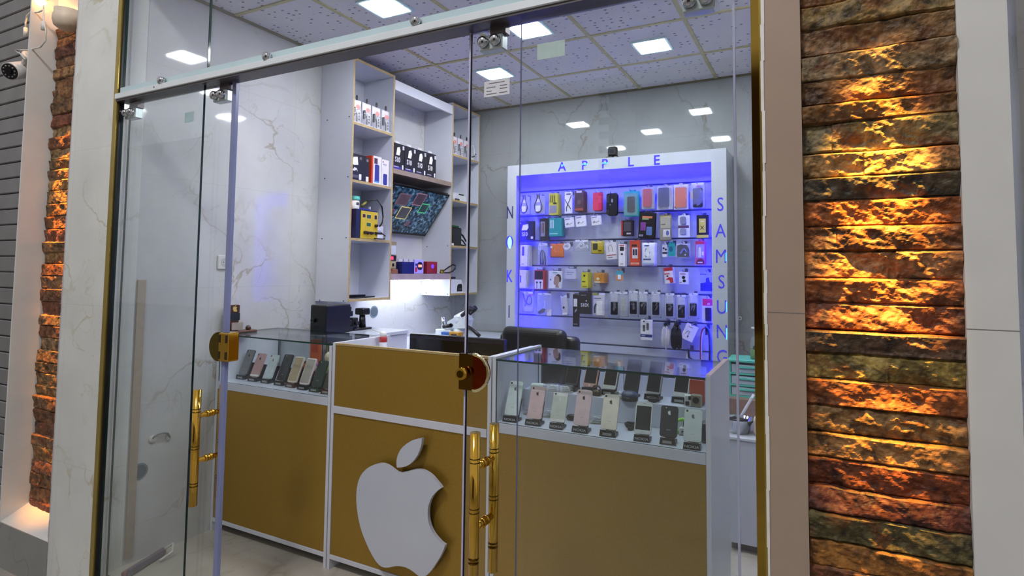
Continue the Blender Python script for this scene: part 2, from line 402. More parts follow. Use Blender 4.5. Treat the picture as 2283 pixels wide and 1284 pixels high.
light_panel(-0.985, 2.52, 'square ceiling light above the phone showcase, mirrored in the back wall')
light_panel(-0.36, 3.15, 'square ceiling light in the corner behind the right pilaster')

# ------------------------------------------------------------------ stone panels
def vnoise(x, z, seed):
    rng = np.random.RandomState(seed); G = rng.rand(256, 256)
    xi = np.floor(x).astype(int); zi = np.floor(z).astype(int); fx = x - xi; fz = z - zi
    fx = fx * fx * (3 - 2 * fx); fz = fz * fz * (3 - 2 * fz)
    a = G[xi % 256, zi % 256]; b_ = G[(xi + 1) % 256, zi % 256]; c = G[xi % 256, (zi + 1) % 256]; d = G[(xi + 1) % 256, (zi + 1) % 256]
    return (a * (1 - fx) + b_ * fx) * (1 - fz) + (c * (1 - fx) + d * fx) * fz
def fbm(x, z, seed, oct=5, ridge=False):
    s = 0; a = 1; t = 0
    for k in range(oct):
        v = vnoise(x * 2 ** k + 13.7 * k, z * 2 ** k + 7.1 * k, seed + k)
        if ridge: v = 1 - np.abs(2 * v - 1)
        s = s + a * v; t += a; a *= 0.55
    return s / t
def stone_panel(name, x0, x1, zb, yback, palette, seed, step=0.003, amp=1.0):
    rng = np.random.RandomState(seed)
    xs = np.linspace(x0, x1, int((x1 - x0) / step) + 1); zs = np.arange(zb[-1], zb[0], step)
    X, Z = np.meshgrid(xs, zs); D = np.zeros_like(X); C = np.zeros(X.shape + (3,))
    n1 = fbm(X * 20 + Z * 10 + 40, Z * 22 - X * 8 + 40, seed, 4); n2 = fbm(X * 34 + 9, Z * 44 + X * 14 + 9, seed + 30, 3, True); n3 = fbm(X * 8 + 3, Z * 14 + 3, seed + 50, 2)
    for i in range(len(zb) - 1):
        top, bot = zb[i], zb[i + 1]; rowm = (Z <= top) & (Z > bot)
        cuts = [x0 - 1] + sorted(rng.uniform(x0 + .06, x1 - .06, rng.randint(0, 2 + (x1 - x0 > .4)))) + [x1 + 1]
        basecol = np.array(lin(palette[i % len(palette)])); rowo = rng.uniform(0.0, 0.016) * amp
        for a, c in zip(cuts[:-1], cuts[1:]):
            m = rowm & (X >= a) & (X < c)
            if not m.any(): continue
            off = rowo + rng.uniform(-.004, .004); tz = rng.uniform(-.10, .22); tx = rng.uniform(-.03, .03)
            zc, xc = (top + bot) / 2, (max(a, x0) + min(c, x1)) / 2
            e = np.minimum(np.minimum(top - Z, Z - bot), .004 + np.minimum(np.abs(X - a), np.abs(c - X)))
            fall = np.clip(e / .0045, 0, 1) ** .7
            D[m] = ((off + tz * (Z - zc) + tx * (X - xc) + ((.023 * (n1 - .5)) + .006 * (n2 - .5) + .024 * (n3 - .5)) * amp + .012) * (.65 + .35 * fall) - .003 * (1 - fall))[m]
            col = basecol * rng.uniform(.8, 1.2) * np.array([1, rng.uniform(.93, 1.07), rng.uniform(.85, 1.15)])
            C[m] = col
    V = np.stack([X, yback - np.clip(D, -.008, .06), Z], -1).reshape(-1, 3); nz, nx = X.shape
    idx = np.arange(nz * nx).reshape(nz, nx)
    F = np.stack([idx[:-1, :-1], idx[:-1, 1:], idx[1:, 1:], idx[1:, :-1]], -1).reshape(-1, 4)
    V = V.tolist(); F = F.tolist(); n0 = len(V)
    ring = list(idx[0, :]) + list(idx[1:, -1]) + list(idx[-1, -2::-1]) + list(idx[-2:0:-1, 0])
    for k in ring: V.append([V[k][0], yback + .012, V[k][2]])
    L_ = len(ring)
    for k in range(L_): F.append([int(ring[k]), n0 + k, n0 + (k + 1) % L_, int(ring[(k + 1) % L_])])
    F.append([n0 + k for k in range(L_)])
    me = bpy.data.meshes.new(name); me.from_pydata(V, [], F); me.materials.append(STONE)
    at = me.color_attributes.new('stone_colour', 'FLOAT_COLOR', 'POINT')
    cols = np.concatenate([C.reshape(-1, 3), np.array([C.reshape(-1, 3)[k] for k in ring])]); cols = np.c_[cols, np.ones(len(cols))]
    at.data.foreach_set('color', cols.astype(np.float32).ravel())
    o = bpy.data.objects.new(name, me); SC.collection.objects.link(o); return struct(o)
ZR = [2.75, 2.685, 2.62, 2.555, 2.49, 2.425, 2.36, 2.295, 2.23, 2.17, 2.108, 2.042, 1.977, 1.916, 1.868, 1.795, 1.734, 1.676, 1.613, 1.553, 1.487, 1.428, 1.363, 1.307, 1.245, 1.181, 1.117, 1.057, .99, .933, .865, .80, .735, .67, .61, .55, .49, .43, .37, .31, .25]
PALR = ['#6b5030', '#75583a', '#6a4e30', '#7d6038', '#6a4c2c', '#755a36', '#6e5030', '#7a5c36', '#6c4c2a', '#6e5832', '#7a5c3a', '#8f7656', '#7a5632', '#6a4826', '#6e6040', '#8a6a3e', '#4c4636', '#8c4f24', '#5e3a1c', '#8a6038', '#874e28', '#703f22', '#54402e', '#84743e', '#7c4422', '#86643e', '#856038', '#6a331a', '#54281a', '#5c5436', '#92602e', '#6c4226', '#805a30']  # stone course tones, with the lamps' yellow and orange tint partly put in
stone_panel('pilaster_stone_right', -0.035, 0.282, ZR, 1.605, PALR, 11)
zl = [2.912]
rr = random.Random(4)
while zl[-1] > 0.17: zl.append(zl[-1] - rr.uniform(.058, .078))
zl[-1] = 0.125
PALL = ['#6a4e32', '#74502f', '#6a4430', '#7a5c3c', '#86683e', '#6c4a30', '#745636', '#7c5838', '#744632', '#7a6444', '#6e4a30', '#866e4c', '#6a5434', '#785e3c', '#80663e', '#76603c']
stone_panel('pilaster_stone_left', -4.055, -3.545, zl, 1.742, PALL, 23, 0.005, 0.6)

# right pilaster: slabs either side of the stone
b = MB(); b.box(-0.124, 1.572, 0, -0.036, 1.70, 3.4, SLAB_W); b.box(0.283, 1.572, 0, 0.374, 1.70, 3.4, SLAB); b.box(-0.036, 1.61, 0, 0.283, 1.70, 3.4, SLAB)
for z in (1.40,): b.box(-0.1245, 1.5715, z, -0.0355, 1.573, z + .0018, M('#7c7672', .6)); b.box(0.2825, 1.5715, z - .02, 0.3745, 1.573, z - .0182, M('#7c7672', .6))
struct(b.build('pilaster_right', SLAB))
# chipped pale edge of the slab beside the gold strip
b = MB(); rr = random.Random(5); z = 0.0
while z < 3.4:
    h = rr.uniform(.02, .14); b.box(-0.1275 - rr.uniform(0, .0025), 1.570, z, -0.121 + rr.uniform(-.003, .002), 1.60, min(3.4, z + h), M('#e8e6e2', .4)); z += h
struct(b.build('trim_5', SLAB))
sbox('trim_2', -0.154, 1.590, 0, -0.1345, 1.612, 3.4, STRIPM)
sbox('trim_8', -0.1345, 1.588, 0, -0.1285, 1.612, 3.4, STRIPG)
sbox('wall_neighbour_right', 0.40, 1.95, 0, 3.0, 2.05, 3.4, M('#5c5b5e', .5, 0, .1, 3))
sbox('wall_jamb_right', -0.124, 1.70, 0, 0.374, 1.80, 3.4, SLAB)

# left pilaster: marble slab, niche with sloped sill and splayed white reveal, shutter beyond
b = MB(); b.box(-3.545, 1.600, -.2, -3.137, 1.66, 3.4, MAR_P); b.box(-3.545, 1.66, -.2, -3.24, 1.82, 3.4, MAR_P)
struct(b.build('pilaster_left', MAR_P))
b = MB()
b.box(-4.074, 1.600, -.2, -4.062, 1.80, 3.4, SLAB); b.box(-4.062, 1.755, 0, -3.545, 1.80, 3.4, SLAB)
b.box(-4.062, 1.73, 2.915, -3.545, 1.76, 3.4, SLAB)
struct(b.build('pilaster_niche', SLAB))
b = MB(); m = MAR_P
pf = [(-4.062, .085), (-3.545, .085), (-3.545, -.02), (-4.062, -.02)]
v = [b.bm.verts.new(p) for p in ((-4.062, 1.602, .085), (-3.546, 1.602, .085), (-3.546, 1.754, .158), (-4.062, 1.754, .158), (-4.062, 1.602, -.02), (-3.546, 1.602, -.02), (-3.546, 1.754, -.02), (-4.062, 1.754, -.02))]
for f in ((0, 1, 2, 3), (4, 5, 1, 0), (5, 6, 2, 1), (7, 4, 0, 3), (6, 7, 3, 2), (7, 6, 5, 4)): b.bm.faces.new([v[k] for k in f])
b.mi(SLAB); struct(b.build('pilaster_sill', SLAB))
sbox('pilaster_base', -4.074, 1.597, -0.2, -3.546, 1.7, 0.0845, MAR_G)
b = MB(); rr = random.Random(9); z = 0.0
while z < 3.4:
    h = rr.uniform(.03, .2); b.box(-3.5455 - rr.uniform(.001, .007), 1.599, z, -3.541, 1.64, min(3.4, z + h), M('#b9b4bd', .5)); z += h
struct(b.build('trim_6', SLAB))
sbox('trim_1', -3.136, 1.588, 0.001, -3.106, 1.612, 3.03, STRIPG)
sbox('trim_7', -3.105, 1.596, 0, -3.097, 1.618, 3.03, BLK)
# roller shutter of the neighbouring shop
b = MB(); SH = M('#7e7e7f', .42, .1, .12, 6); z = 0.0
while z < 3.5:
    b.box(-7.0, 1.835, z, -4.076, 1.86, z + .098, SH, .006); z += .104
b.box(-7.0, 1.862, 0, -4.076, 1.875, 3.5, BLK)
struct(b.build('wall_shutter', SH))

# ------------------------------------------------------------------ glass front
def pane(name, x0, x1, z0, z1, y, parent=None, edge=GEDGE, t=.010):
    b = MB(); b.box(x0, y - t / 2, z0, x1, y + t / 2, z1, GLASS); i = b.mi(edge)
    for f in b.bm.faces:
        f.normal_update()
        if abs(f.normal.y) < .5: f.material_index = i
    return b.build(name, None, parent)
struct(pane('window_1', -3.096, -2.437, 2.388, 3.03, YF)); struct(pane('window_2', -2.433, -.857, 2.388, 3.03, YF)); struct(pane('window_3', -.853, -.156, 2.388, 3.03, YF))
struct(pane('window_4', -3.096, -2.453, 0.0, 2.322, YF, None, M('#10292a', .08))); struct(pane('window_5', -.849, -.156, 0.0, 2.322, YF, None, GEDGE_L))
t = thing('door_rail', 'long white aluminium rail running across the glass shop front', 'rail', (-1.63, 1.60, 2.34))
b = MB(); b.box(-1.475, -.025, -.017, 1.475, .03, .012, ALU, .003); b.build('rail_body', None, t)
b = MB(); b.box(-1.475, -.004, .012, 1.475, .018, .046, M('#bcd3da', .2, .1, .03, 9)); b.build('upper_channel', None, t, 'pale bluish upper channel of the rail')
pbox('lower_groove', t, -1.475, -.018, -.026, 1.475, .055, -.0172, M('#4a4448', .4))
def bolt(parent, x, z, r=.018):
    b = MB(); b.cyl((x, -.006, z), (x, -.024, z), r, CHROME); b.sph((x, -.024, z), r, CHROME, 1, .55, 1); return b.build('bolt_cap', None, parent)
for px, py in ((363, 181), (598, 128), (929, 50)):
    p = ony(px, py, 1.59); bolt(t, p.x + 1.63, p.z - 2.34)
pp = ony(348, 195, 1.585); bolt(t, pp.x + 1.63, pp.z - 2.34, .006)

def hanger(door, x):
    h = pbox('hanger_bracket', door, x - .005, YD - .018, 2.285, x + .055, YD + .018, 2.325, M('#6d6468', .35, .5), .003)
    b = MB(); b.box(x - .045, YD - .020, 2.235, x + .045, YD + .020, 2.287, M('#c6d2d4', .2, .3), .004); b.build('clamp_plate', None, h)
    for dx in (-.024, .022):
        b = MB(); c = (x + dx, YD - .020, 2.262); b.cyl(c, (c[0], c[1] - .014, c[2]), .019, CHROME); b.sph((c[0], c[1] - .014, c[2]), .019, CHROME, 1, .6, 1); b.build('bolt_cap', None, h)
def handle(door, x, z0, z1):
    for y, dx, nm in ((YD - .060, 0, 'outer'), (YD + .060, 0, 'inner')):
        b = MB(); b.cyl((x, y, z0), (x, y, z1), .0165, BRASS, n=24)
        for zz in (.18, .5, .82):
            for k in (-1, 1):
                zc = z0 + (z1 - z0) * zz + k * .006; b.cyl((x, y, zc - .0018), (x, y, zc + .0018), .01685, BRASS_D, n=24)
        b.build('handle_bar', None, door, 'polished gold pull bar')
    for zz in (z0 + (z1 - z0) * .77, z0 + (z1 - z0) * .38):
        b = MB(); b.cyl((x, YD - .06, zz), (x, YD + .06, zz), .0105, BRASS); b.cyl((x, YD - .018, zz), (x, YD - .006, zz), .0150, BRASS); b.cyl((x, YD + .006, zz), (x, YD + .018, zz), .0150, BRASS)
        b.build('handle_post', None, door)
def half_disc(cx, cz, r, side, n=28):
    return [(cx + side * r * math.sin(PI * k / n), cz + r * math.cos(PI * k / n)) for k in range(n + 1)]

d1 = struct(thing('door_1', 'sliding glass door standing open at the left, gold half-round lock and pull bars', 'glass door'))
pane('glass_pane', -3.094, -2.298, 0.012, 2.31, YD, d1, M('#1b3a36', .08))
pbox('edge_seal', d1, -2.302, YD - .010, .012, -2.277, YD + .010, 2.325, M('#7e86ad', .22, 0, .05, 5), .003, label='bluish plastic edge seal')
hanger(d1, -2.372); hanger(d1, -3.06)
handle(d1, -2.376, .495, .978)
b = MB(); b.prism(half_disc(-2.300, 1.16, .062, -1), YD - .026, YD + .026, M('#7a6a2c', .06, 1.0)); b.build('lock_half_disc', None, d1, 'mirror gold half-round lock')
lk = pbox('strike_box', d1, -2.300, YD - .028, 1.099, -2.238, YD + .028, 1.221, BRASS, .006, 3)
for zz in (1.125, 1.195):
    for xx in (-2.292, -2.248): pbox('bolt_slot', lk, xx - .006, YD - .0295, zz - .016, xx + .006, YD - .0275, zz + .016, M('#2a1608', .3))
d2 = struct(thing('door_2', 'sliding glass door standing open on the right, gold lock and long pull bars', 'glass door'))
pane('glass_pane', -1.060, -.206, 0.012, 2.31, YD, d2, GEDGE_L)
b = MB(); b.box(-1.066, YD - .006, .012, -1.060, YD + .006, 2.322, M('#c4c4e4', .15, 0, .05, 5)); b.box(-.206, YD - .006, .012, -.200, YD + .006, 2.322, M('#c4c4e4', .15, 0, .05, 5)); b.build('edge_seal', None, d2)
hanger(d2, -.974); hanger(d2, -.295)
handle(d2, -.985, .505, .985)
b = MB(); b.box(-1.075, YD - .024, 1.105, -1.022, YD - .006, 1.222, M('#6b4a18', .06, 1.0)); b.prism(half_disc(-1.022, 1.1635, .0585, 1), YD - .024, YD - .006, M('#7d2c12', .05, 1.0)); b.build('lock_plate', None, d2, 'polished gold lock plate with a reddish reflection put into its colour')  # dark red reflection in the lock put into the half-disc's colour
b = MB()
arc = [(-1.022 + .0585 * math.sin(PI * k / 24), YD - .022, 1.1635 + .0585 * math.cos(PI * k / 24)) for k in range(25)]
b.tube(arc, .006, M('#e6dcae', .08, 1.0)); b.build('lock_rim', None, d2, 'bright silver-gold rim of the lock')
b = MB(); b.cyl((-1.052, YD - .022, 1.160), (-1.052, YD - .052, 1.160), .021, BRASS, .019); b.cyl((-1.052, YD - .050, 1.160), (-1.052, YD - .054, 1.160), .012, BRASS_D); b.build('lock_knob', None, d2, 'round gold turn knob')

# paper stickers on the sliding doors
st = thing('paper_sticker', 'white printed paper sticker on the right sliding door, below the hanger', 'sticker', (-.955, YD - .0056, 2.107))
pbox('paper', st, -.049, -.0006, -.027, .049, 0, .027, M('#d3d5dc', .5))
for k, (x0, x1, z) in enumerate(((-.03, .03, .018), (-.04, -.005, .004), (.012, .04, .006), (-.04, -.02, -.008), (.012, .04, -.004), (.01, .04, -.018), (-.04, .0, -.018))): pbox('print_line', st, x0, -.0012, z - .0012, x1, -.0006, z + .0012, M('#6c6e78', .6))
o = pbox('blank_sticker', None, -.0485, -.0008, -.026, .0485, 0, .026, M('#c3d6d4', .45)); tag(o, 'blank pale blue sticker on the right sliding door beside the lit ceiling light', 'sticker', None, (-.757, YD - .0056, 2.203))
o = pbox('blank_sticker', None, -.034, -.0008, -.024, .034, 0, .024, M('#b4cdd4', .45)); tag(o, 'blank pale blue sticker on the left sliding door near its hanger', 'sticker', None, (ony(425, 262, YD).x, YD - .0056, ony(425, 262, YD).z))

# ================================================================== COUNTERS
Y0, Y1 = 2.20, 2.62
def carcass(t, x0, x1, z1, right_to=None, left_to=None, yb=Y1):
    """white side panels, floor strip, dark recessed plinth"""
    pbox('side_panel', t, x0, Y0, 0, x0 + .018, left_to or yb, z1, WHITE, .001)
    pbox('side_panel', t, x1 - .018, Y0, 0, x1, right_to or yb, z1, WHITE, .001)
    pbox('bottom_strip', t, x0 + .018, Y0, .052, x1 - .018, yb, .074, WHITE, .001)
    pbox('plinth', t, x0 + .018, Y0 + .09, 0, x1 - .018, Y0 + .11, .052, M('#2a2320', .6))
def gpane(name, t, x0, y0, z0, x1, y1, z1, ax, mat=None):
    b = MB(); b.box(x0, y0, z0, x1, y1, z1, mat or GLASS); i = b.mi(GEDGE)
    for f in b.bm.faces:
        f.normal_update()
        if abs(f.normal[ax]) < .5: f.material_index = i
    return b.build(name, None, t)
t = thing('display_counter', 'gold-fronted glass showcase counter against the left marble wall', 'counter', (0, 0, 0))
carcass(t, -3.137, -2.235, 1.104)
pbox('front_panel', t, -3.118, Y0 + .003, .075, -2.254, Y0 + .018, .798, GOLDP, label='metallic gold front panel')
pbox('display_shelf', t, -3.118, Y0, .799, -2.254, Y1, .840, WHITE_G, .001)
gpane('front_glass', t, -3.118, Y0 + .004, .841, -2.254, Y0 + .010, 1.104, 1); gpane('top_glass', t, -3.136, Y0 - .002, 1.105, -2.236, Y1, 1.113, 2, GLASS_TOP)
gpane('back_glass', t, -3.118, Y1 - .01, .841, -2.70, Y1 - .004, 1.104, 1); gpane('back_glass', t, -2.72, Y1 - .022, .841, -2.254, Y1 - .016, 1.104, 1)
LCOUNTER = t
t = thing('reception_counter', 'middle counter with two gold panels and a white bitten fruit emblem', 'counter', (0, 0, 0))
carcass(t, -2.229, -1.290, 1.120)
pbox('upper_panel', t, -2.210, Y0 + .003, .806, -1.309, Y0 + .018, 1.108, GOLDP, label='upper metallic gold panel')
pbox('lower_panel', t, -2.210, Y0 + .004, .075, -1.309, Y0 + .018, .768, GOLDP, label='lower metallic gold panel')
pbox('divider_strip', t, -2.210, Y0 - .004, .770, -1.309, Y0 + .10, .805, WHITE, .001)
pbox('top_edge', t, -2.210, Y0 + .001, 1.109, -1.309, Y0 + .02, 1.119, EDGE)
pbox('inner_shelf', t, -2.210, Y0 + .019, .925, -1.309, Y1, .943, WHITE, .001)
S_ = .33025
body = [(640, 590), (690, 580), (715, 572), (740, 567), (765, 566), (790, 570), (815, 581), (840, 597), (865, 620), (885, 645), (905, 668), (921, 690), (902, 702), (885, 717), (868, 735), (853, 757), (842, 780), (834, 807), (829, 835), (828, 862), (829, 890), (833, 917), (840, 945), (851, 972), (865, 998), (881, 1020), (898, 1040), (917, 1060), (943, 1078), (938, 1100), (925, 1130), (907, 1165), (885, 1200), (858, 1240), (840, 1262), (820, 1280), (798, 1290), (775, 1288), (755, 1275), (735, 1258), (705, 1238), (675, 1224), (645, 1218), (615, 1217), (590, 1221), (565, 1227), (540, 1228), (518, 1222), (500, 1210), (478, 1185), (455, 1148), (430, 1100), (408, 1050), (388, 1000), (372, 950), (359, 890), (350, 830), (346, 780), (346, 735), (350, 690), (358, 650), (370, 617), (388, 588), (412, 563), (440, 544), (470, 531), (500, 525), (525, 527), (548, 535), (572, 549), (598, 570), (618, 584)]
leaf = [(788, 355), (788, 378), (783, 405), (772, 440), (757, 472), (736, 503), (710, 528), (682, 544), (650, 551), (620, 552), (617, 530), (618, 500), (625, 470), (640, 438), (660, 412), (690, 388), (720, 370), (750, 360)]
def tr(pts, y): return [(p.x, p.z) for p in (ony(680 + a * S_, 860 + b_ * S_, y) for a, b_ in pts)]
b = MB(); b.prism(tr(body, 2.158), 2.158, 2.176, WHITE_G)
emb = b.build('fruit_emblem', None, t, 'white cut-out fruit emblem with a bite, standing off the panel')
b = MB(); b.prism(tr(leaf, 2.158), 2.158, 2.176, WHITE_G); b.build('emblem_leaf', None, emb)
for (px, py) in ((560, 700), (760, 700), (560, 1050), (790, 1150), (700, 460)):
    p = ony(680 + px * S_, 860 + py * S_, 2.176); b = MB(); b.cyl((p.x, 2.176, p.z), (p.x, Y0 + .0045, p.z), .010, WHITE); b.build('emblem_spacer', None, emb)
t = thing('display_counter', 'gold-fronted glass showcase counter with phones, in front of the lettered display wall', 'counter', (0, 0, 0))
carcass(t, -1.285, -.365, 1.121, 2.67, 2.66)
pbox('front_panel', t, -1.266, Y0 + .003, .075, -.384, Y0 + .018, .798, GOLDP, label='metallic gold front panel')
pbox('display_shelf', t, -1.266, Y0, .799, -.384, Y1, .840, WHITE_G, .001)
pbox('riser', t, -1.266, 2.46, .8405, -.384, 2.618, .940, WHITE_G, .001)
gpane('front_glass', t, -1.266, Y0 + .004, .841, -.384, Y0 + .010, 1.104, 1); gpane('top_glass', t, -1.266, Y0 - .002, 1.105, -.384, 2.64, 1.113, 2, GLASS_TOP)
gpane('back_glass', t, -1.266, Y1 + .001, .841, -.80, Y1 + .007, 1.104, 1); gpane('back_glass', t, -.83, Y1 + .012, .841, -.384, Y1 + .018, 1.104, 1)
for x in (-1.285, -.383): pbox('top_edge', t, x, Y0 + .001, 1.1212, x + .018, 2.66, 1.1225, M('#a08a7c', .5) if x > -1 else WHITE)

# ================================================================== WALL CABINETS (left wall)
XF = -2.838
def panel_x(name, t, x0, y0, z0, x1, y1, z1):
    b = MB(); b.box(x0, y0, z0, x1, y1, z1, WHITE); i = b.mi(EDGE)
    for f in b.bm.faces:
        f.normal_update()
        if f.normal.x > .9: f.material_index = i
    return b.build(name, None, t)
def wall_cabinet(y0, y1, label):
    t = thing('wall_cabinet', label, 'wall cabinet', (0, 0, 0)); x0 = XL + .002
    panel_x('side_panel', t, x0, y0, 1.272, XF, y0 + .016, 2.955); panel_x('side_panel', t, x0, y1 - .016, 1.272, XF, y1, 2.955)
    panel_x('bottom_panel', t, x0, y0 + .016, 1.274, XF - .001, y1 - .016, 1.292); panel_x('top_panel', t, x0, y0 + .016, 2.936, XF - .001, y1 - .016, 2.954)
    for z in (1.708, 2.108, 2.508): panel_x('shelf', t, x0, y0 + .016, z - .018, XF - .002, y1 - .016, z)
    pbox('back_panel', t, x0, y0 + .016, 1.292, x0 + .006, y1 - .016, 2.936, WHITE)
    return t
c1 = wall_cabinet(2.92, 3.352, 'tall white open wall cabinet with four cells, nearest the glass front')
c2 = wall_cabinet(4.118, 4.572, 'tall white open wall cabinet with four cells, in the far corner by the back wall')
for px, py in ((730, 268), (779, 260), (724, 398), (776, 394), (718, 532), (772, 530), (713, 669), (766, 671), (722, 141), (783, 130)):
    p = ony(px, py, 2.92); b = MB(); b.cyl((p.x, 2.9202, p.z), (p.x, 2.918, p.z), .0045, DGREY, n=10); b.build('screw_cap', None, c1)
for px, py in ((952, 550), (998, 548), (950, 653), (998, 656)):
    p = ony(px, py, 4.118); b = MB(); b.cyl((p.x, 4.1182, p.z), (p.x, 4.116, p.z), .0045, DGREY, n=10); b.build('screw_cap', None, c2)
o = sbox('valance_board', XL + .002, 3.354, 2.905, XF + .0, 4.116, 2.925, WHITE); del o['kind']
b2 = pbox('front_fascia', o, XF - .018, 3.354, 2.850, XF, 4.116, 2.905, WHITE); tag(o, 'white top board bridging the gap between the two tall wall cabinets', 'shelf')
o = pbox('wall_shelf', None, XL + .002, 3.354, 2.214, XF, 4.116, 2.252, WOODSH, .001); tag(o, 'thick brown shelf between the wall cabinets carrying four black boxes', 'shelf')
o = pbox('wall_shelf', None, XL + .002, 3.354, 1.415, XF, 4.116, 1.462, M('#a4929a', .4, 0, .1, 14), .001); tag(o, 'lower wall shelf with repair power units, lit white underneath', 'shelf')
t = thing('work_light', 'bright white strip light fixed under the lower wall shelf', 'strip light', (XL + .11, 3.735, 1.4145))
b = MB(); b.box(-.012, -.34, -.010, .012, .34, -.002, EM('work_strip', (.86, .93, 1), P_WORK)); b.build('light_strip', None, t); pbox('channel', t, -.016, -.345, -.002, .016, .345, 0, M('#cfd3da', .3))

# slanted flat screen with an enlarged circuit board picture
def tv():
    y0, y1 = 3.372, 4.098; A = Vector((-2.842, 0, 2.140)); B = Vector((-3.100, 0, 1.790)); up = (A - B); Hh = up.length; ang = math.atan2(A.x - B.x, A.z - B.z)
    t = thing('flat_screen', 'flat screen hung tilted between the wall cabinets showing an enlarged circuit board', 'screen', ((B.x), (y0 + y1) / 2, B.z))
    t.rotation_euler = (0, ang, PI / 2) if False else (0, 0, PI / 2)
    # local frame: x = world +y, -y = world +x (towards the room), z up; tilt about local x
    t.rotation_mode = 'XYZ'; T = Matrix.Rotation(PI / 2, 4, 'Z') @ Matrix.Rotation(ang, 4, 'X')
    t.rotation_euler = T.to_euler(); w = (y1 - y0) / 2
    pbox('casing', t, -w, 0, 0, w, .028, Hh, BLK, .004)
    pbox('bezel', t, -w, -.004, 0, w, 0, Hh, BLKG)
    m, nt, b = new_mat('screen_picture'); N = nt.nodes.new; L = nt.links.new
    tc = N('ShaderNodeTexCoord'); v = N('ShaderNodeTexVoronoi'); v.feature = 'F1'; v.distance = 'CHEBYCHEV'; v.inputs['Scale'].default_value = 52; L(tc.outputs['Object'], v.inputs['Vector'])
    n = N('ShaderNodeTexNoise'); n.inputs['Scale'].default_value = 24; n.inputs['Detail'].default_value = 5; L(tc.outputs['Object'], n.inputs['Vector'])
    r = N('ShaderNodeValToRGB'); e = r.color_ramp.elements; e[0].position = .1; e[0].color = lin('#101c2a') + (1,); e[1].position = .9; e[1].color = lin('#6f93a8') + (1,)
    e2 = r.color_ramp.elements.new(.45); e2.color = lin('#2b4a5e') + (1,)
    sp = N('ShaderNodeSeparateColor'); L(v.outputs['Color'], sp.inputs[0]); mu = N('ShaderNodeMath'); mu.operation = 'MULTIPLY'; L(sp.outputs[0], mu.inputs[0]); L(n.outputs['Fac'], mu.inputs[1])
    m2 = N('ShaderNodeMath'); m2.operation = 'MULTIPLY'; m2.inputs[1].default_value = 1.5; L(mu.outputs[0], m2.inputs[0]); L(m2.outputs[0], r.inputs[0])
    L(r.outputs[0], b.inputs['Base Color']); L(r.outputs[0], b.inputs['Emission Color']); b.inputs['Emission Strength'].default_value = .22; b.inputs['Roughness'].default_value = .2
    s = pbox('picture_area', t, -w + .015, -.0055, .018, w - .015, -.004, Hh - .014, m, label='glowing blue circuit board picture')
    def chip(u, v_, wu, hv, col, edge=None):
        cx, cz = -w + .015 + u * (2 * w - .03), .018 + v_ * (Hh - .03); b = MB()
        if edge: b.box(cx - wu / 2 - .008, -.0062, cz - hv / 2 - .008, cx + wu / 2 + .008, -.0055, cz + hv / 2 + .008, M(edge, .4, 0, .1, 40, .5))
        b.box(cx - wu / 2, -.0069, cz - hv / 2, cx + wu / 2, -.0062 if edge else -.0055, cz + hv / 2, M(col, .4, 0, .25, 60, .35)); b.build('picture_chip', None, s)
    chip(.25, .74, .12, .09, '#4a3a44', '#5d4a55'); chip(.52, .80, .11, .10, '#3d2f3c', '#7a5a66'); chip(.38, .45, .115, .10, '#3f4048', '#b3a564'); chip(.68, .62, .09, .075, '#20363a', '#3fae6d'); chip(.12, .36, .12, .10, '#4a2f3a', '#5c4150'); chip(.18, .10, .09, .09, '#232a38', '#40506a'); chip(.55, .22, .05, .05, '#5a4858')
    return t
tv()

# things on the left wall itself
t = thing('wall_socket', 'white square power socket on the left marble wall above the showcase', 'socket', (XL, 2.222, 1.528), PI / 2)
pbox('plate', t, -.042, -.010, -.042, .042, 0, .042, M('#d4d4d0', .35), .004)
b = MB(); b.cyl((0, -.010, 0), (0, -.0115, 0), .024, M('#b9bab8', .4)); b.build('socket_face', None, t)
for s in (-1, 1):
    b = MB(); b.cyl((s * .009, -.0115, 0), (s * .009, -.0125, 0), .003, BLK, n=8); b.build('contact_hole', None, t)
def wall_hole(y, z, r, label):
    b = MB(); b.cyl((XL + .0008, y, z), (XL + .002, y, z), r, M('#6f7f8a', .6)); b.cyl((XL + .0021, y, z), (XL + .003, y, z), r * .78, M('#4b5a64', .6))
    o = b.build('wall_hole', None); o['kind'] = 'structure'; o['label'] = label
wall_hole(3.52, 1.16, .048, 'round conduit hole in the lit wall under the shelf'); wall_hole(1.80, .447, .042, 'round grey hole low in the left marble wall')
b = MB(); b.tube([(XL + .004, 1.855, .600), (XL + .012, 1.87, .618), (XL + .014, 1.90, .622), (XL + .012, 1.93, .612), (XL + .004, 1.945, .585)], .006, M('#8d9296', .6)); b.sph((XL + .003, 1.86, .595), .022, M('#c5c4be', .8), .3, 1, 1); b.sph((XL + .003, 1.94, .59), .02, M('#c5c4be', .8), .3, .8, 1.2)
o = b.build('pipe_stub', None); tag(o, 'short bent grey pipe stub in patched plaster low on the left wall', 'pipe')
t = thing('floor_squeegee', 'floor squeegee with a reddish blade lying by the left wall', 'squeegee', (-3.06, 1.80, 0), math.radians(-72))
pbox('blade', t, -.13, -.012, 0, .13, .012, .028, M('#8a5a5c', .6), .004); pbox('grip_bar', t, -.10, .012, .004, .12, .028, .040, M('#6a6572', .5), .004)
b = MB(); b.tube([(-.10, .02, .03), (-.13, .05, .05), (-.09, .08, .03), (-.03, .06, .012)], .006, M('#d8d6d2', .5)); b.build('cord', None, t, 'white cord')

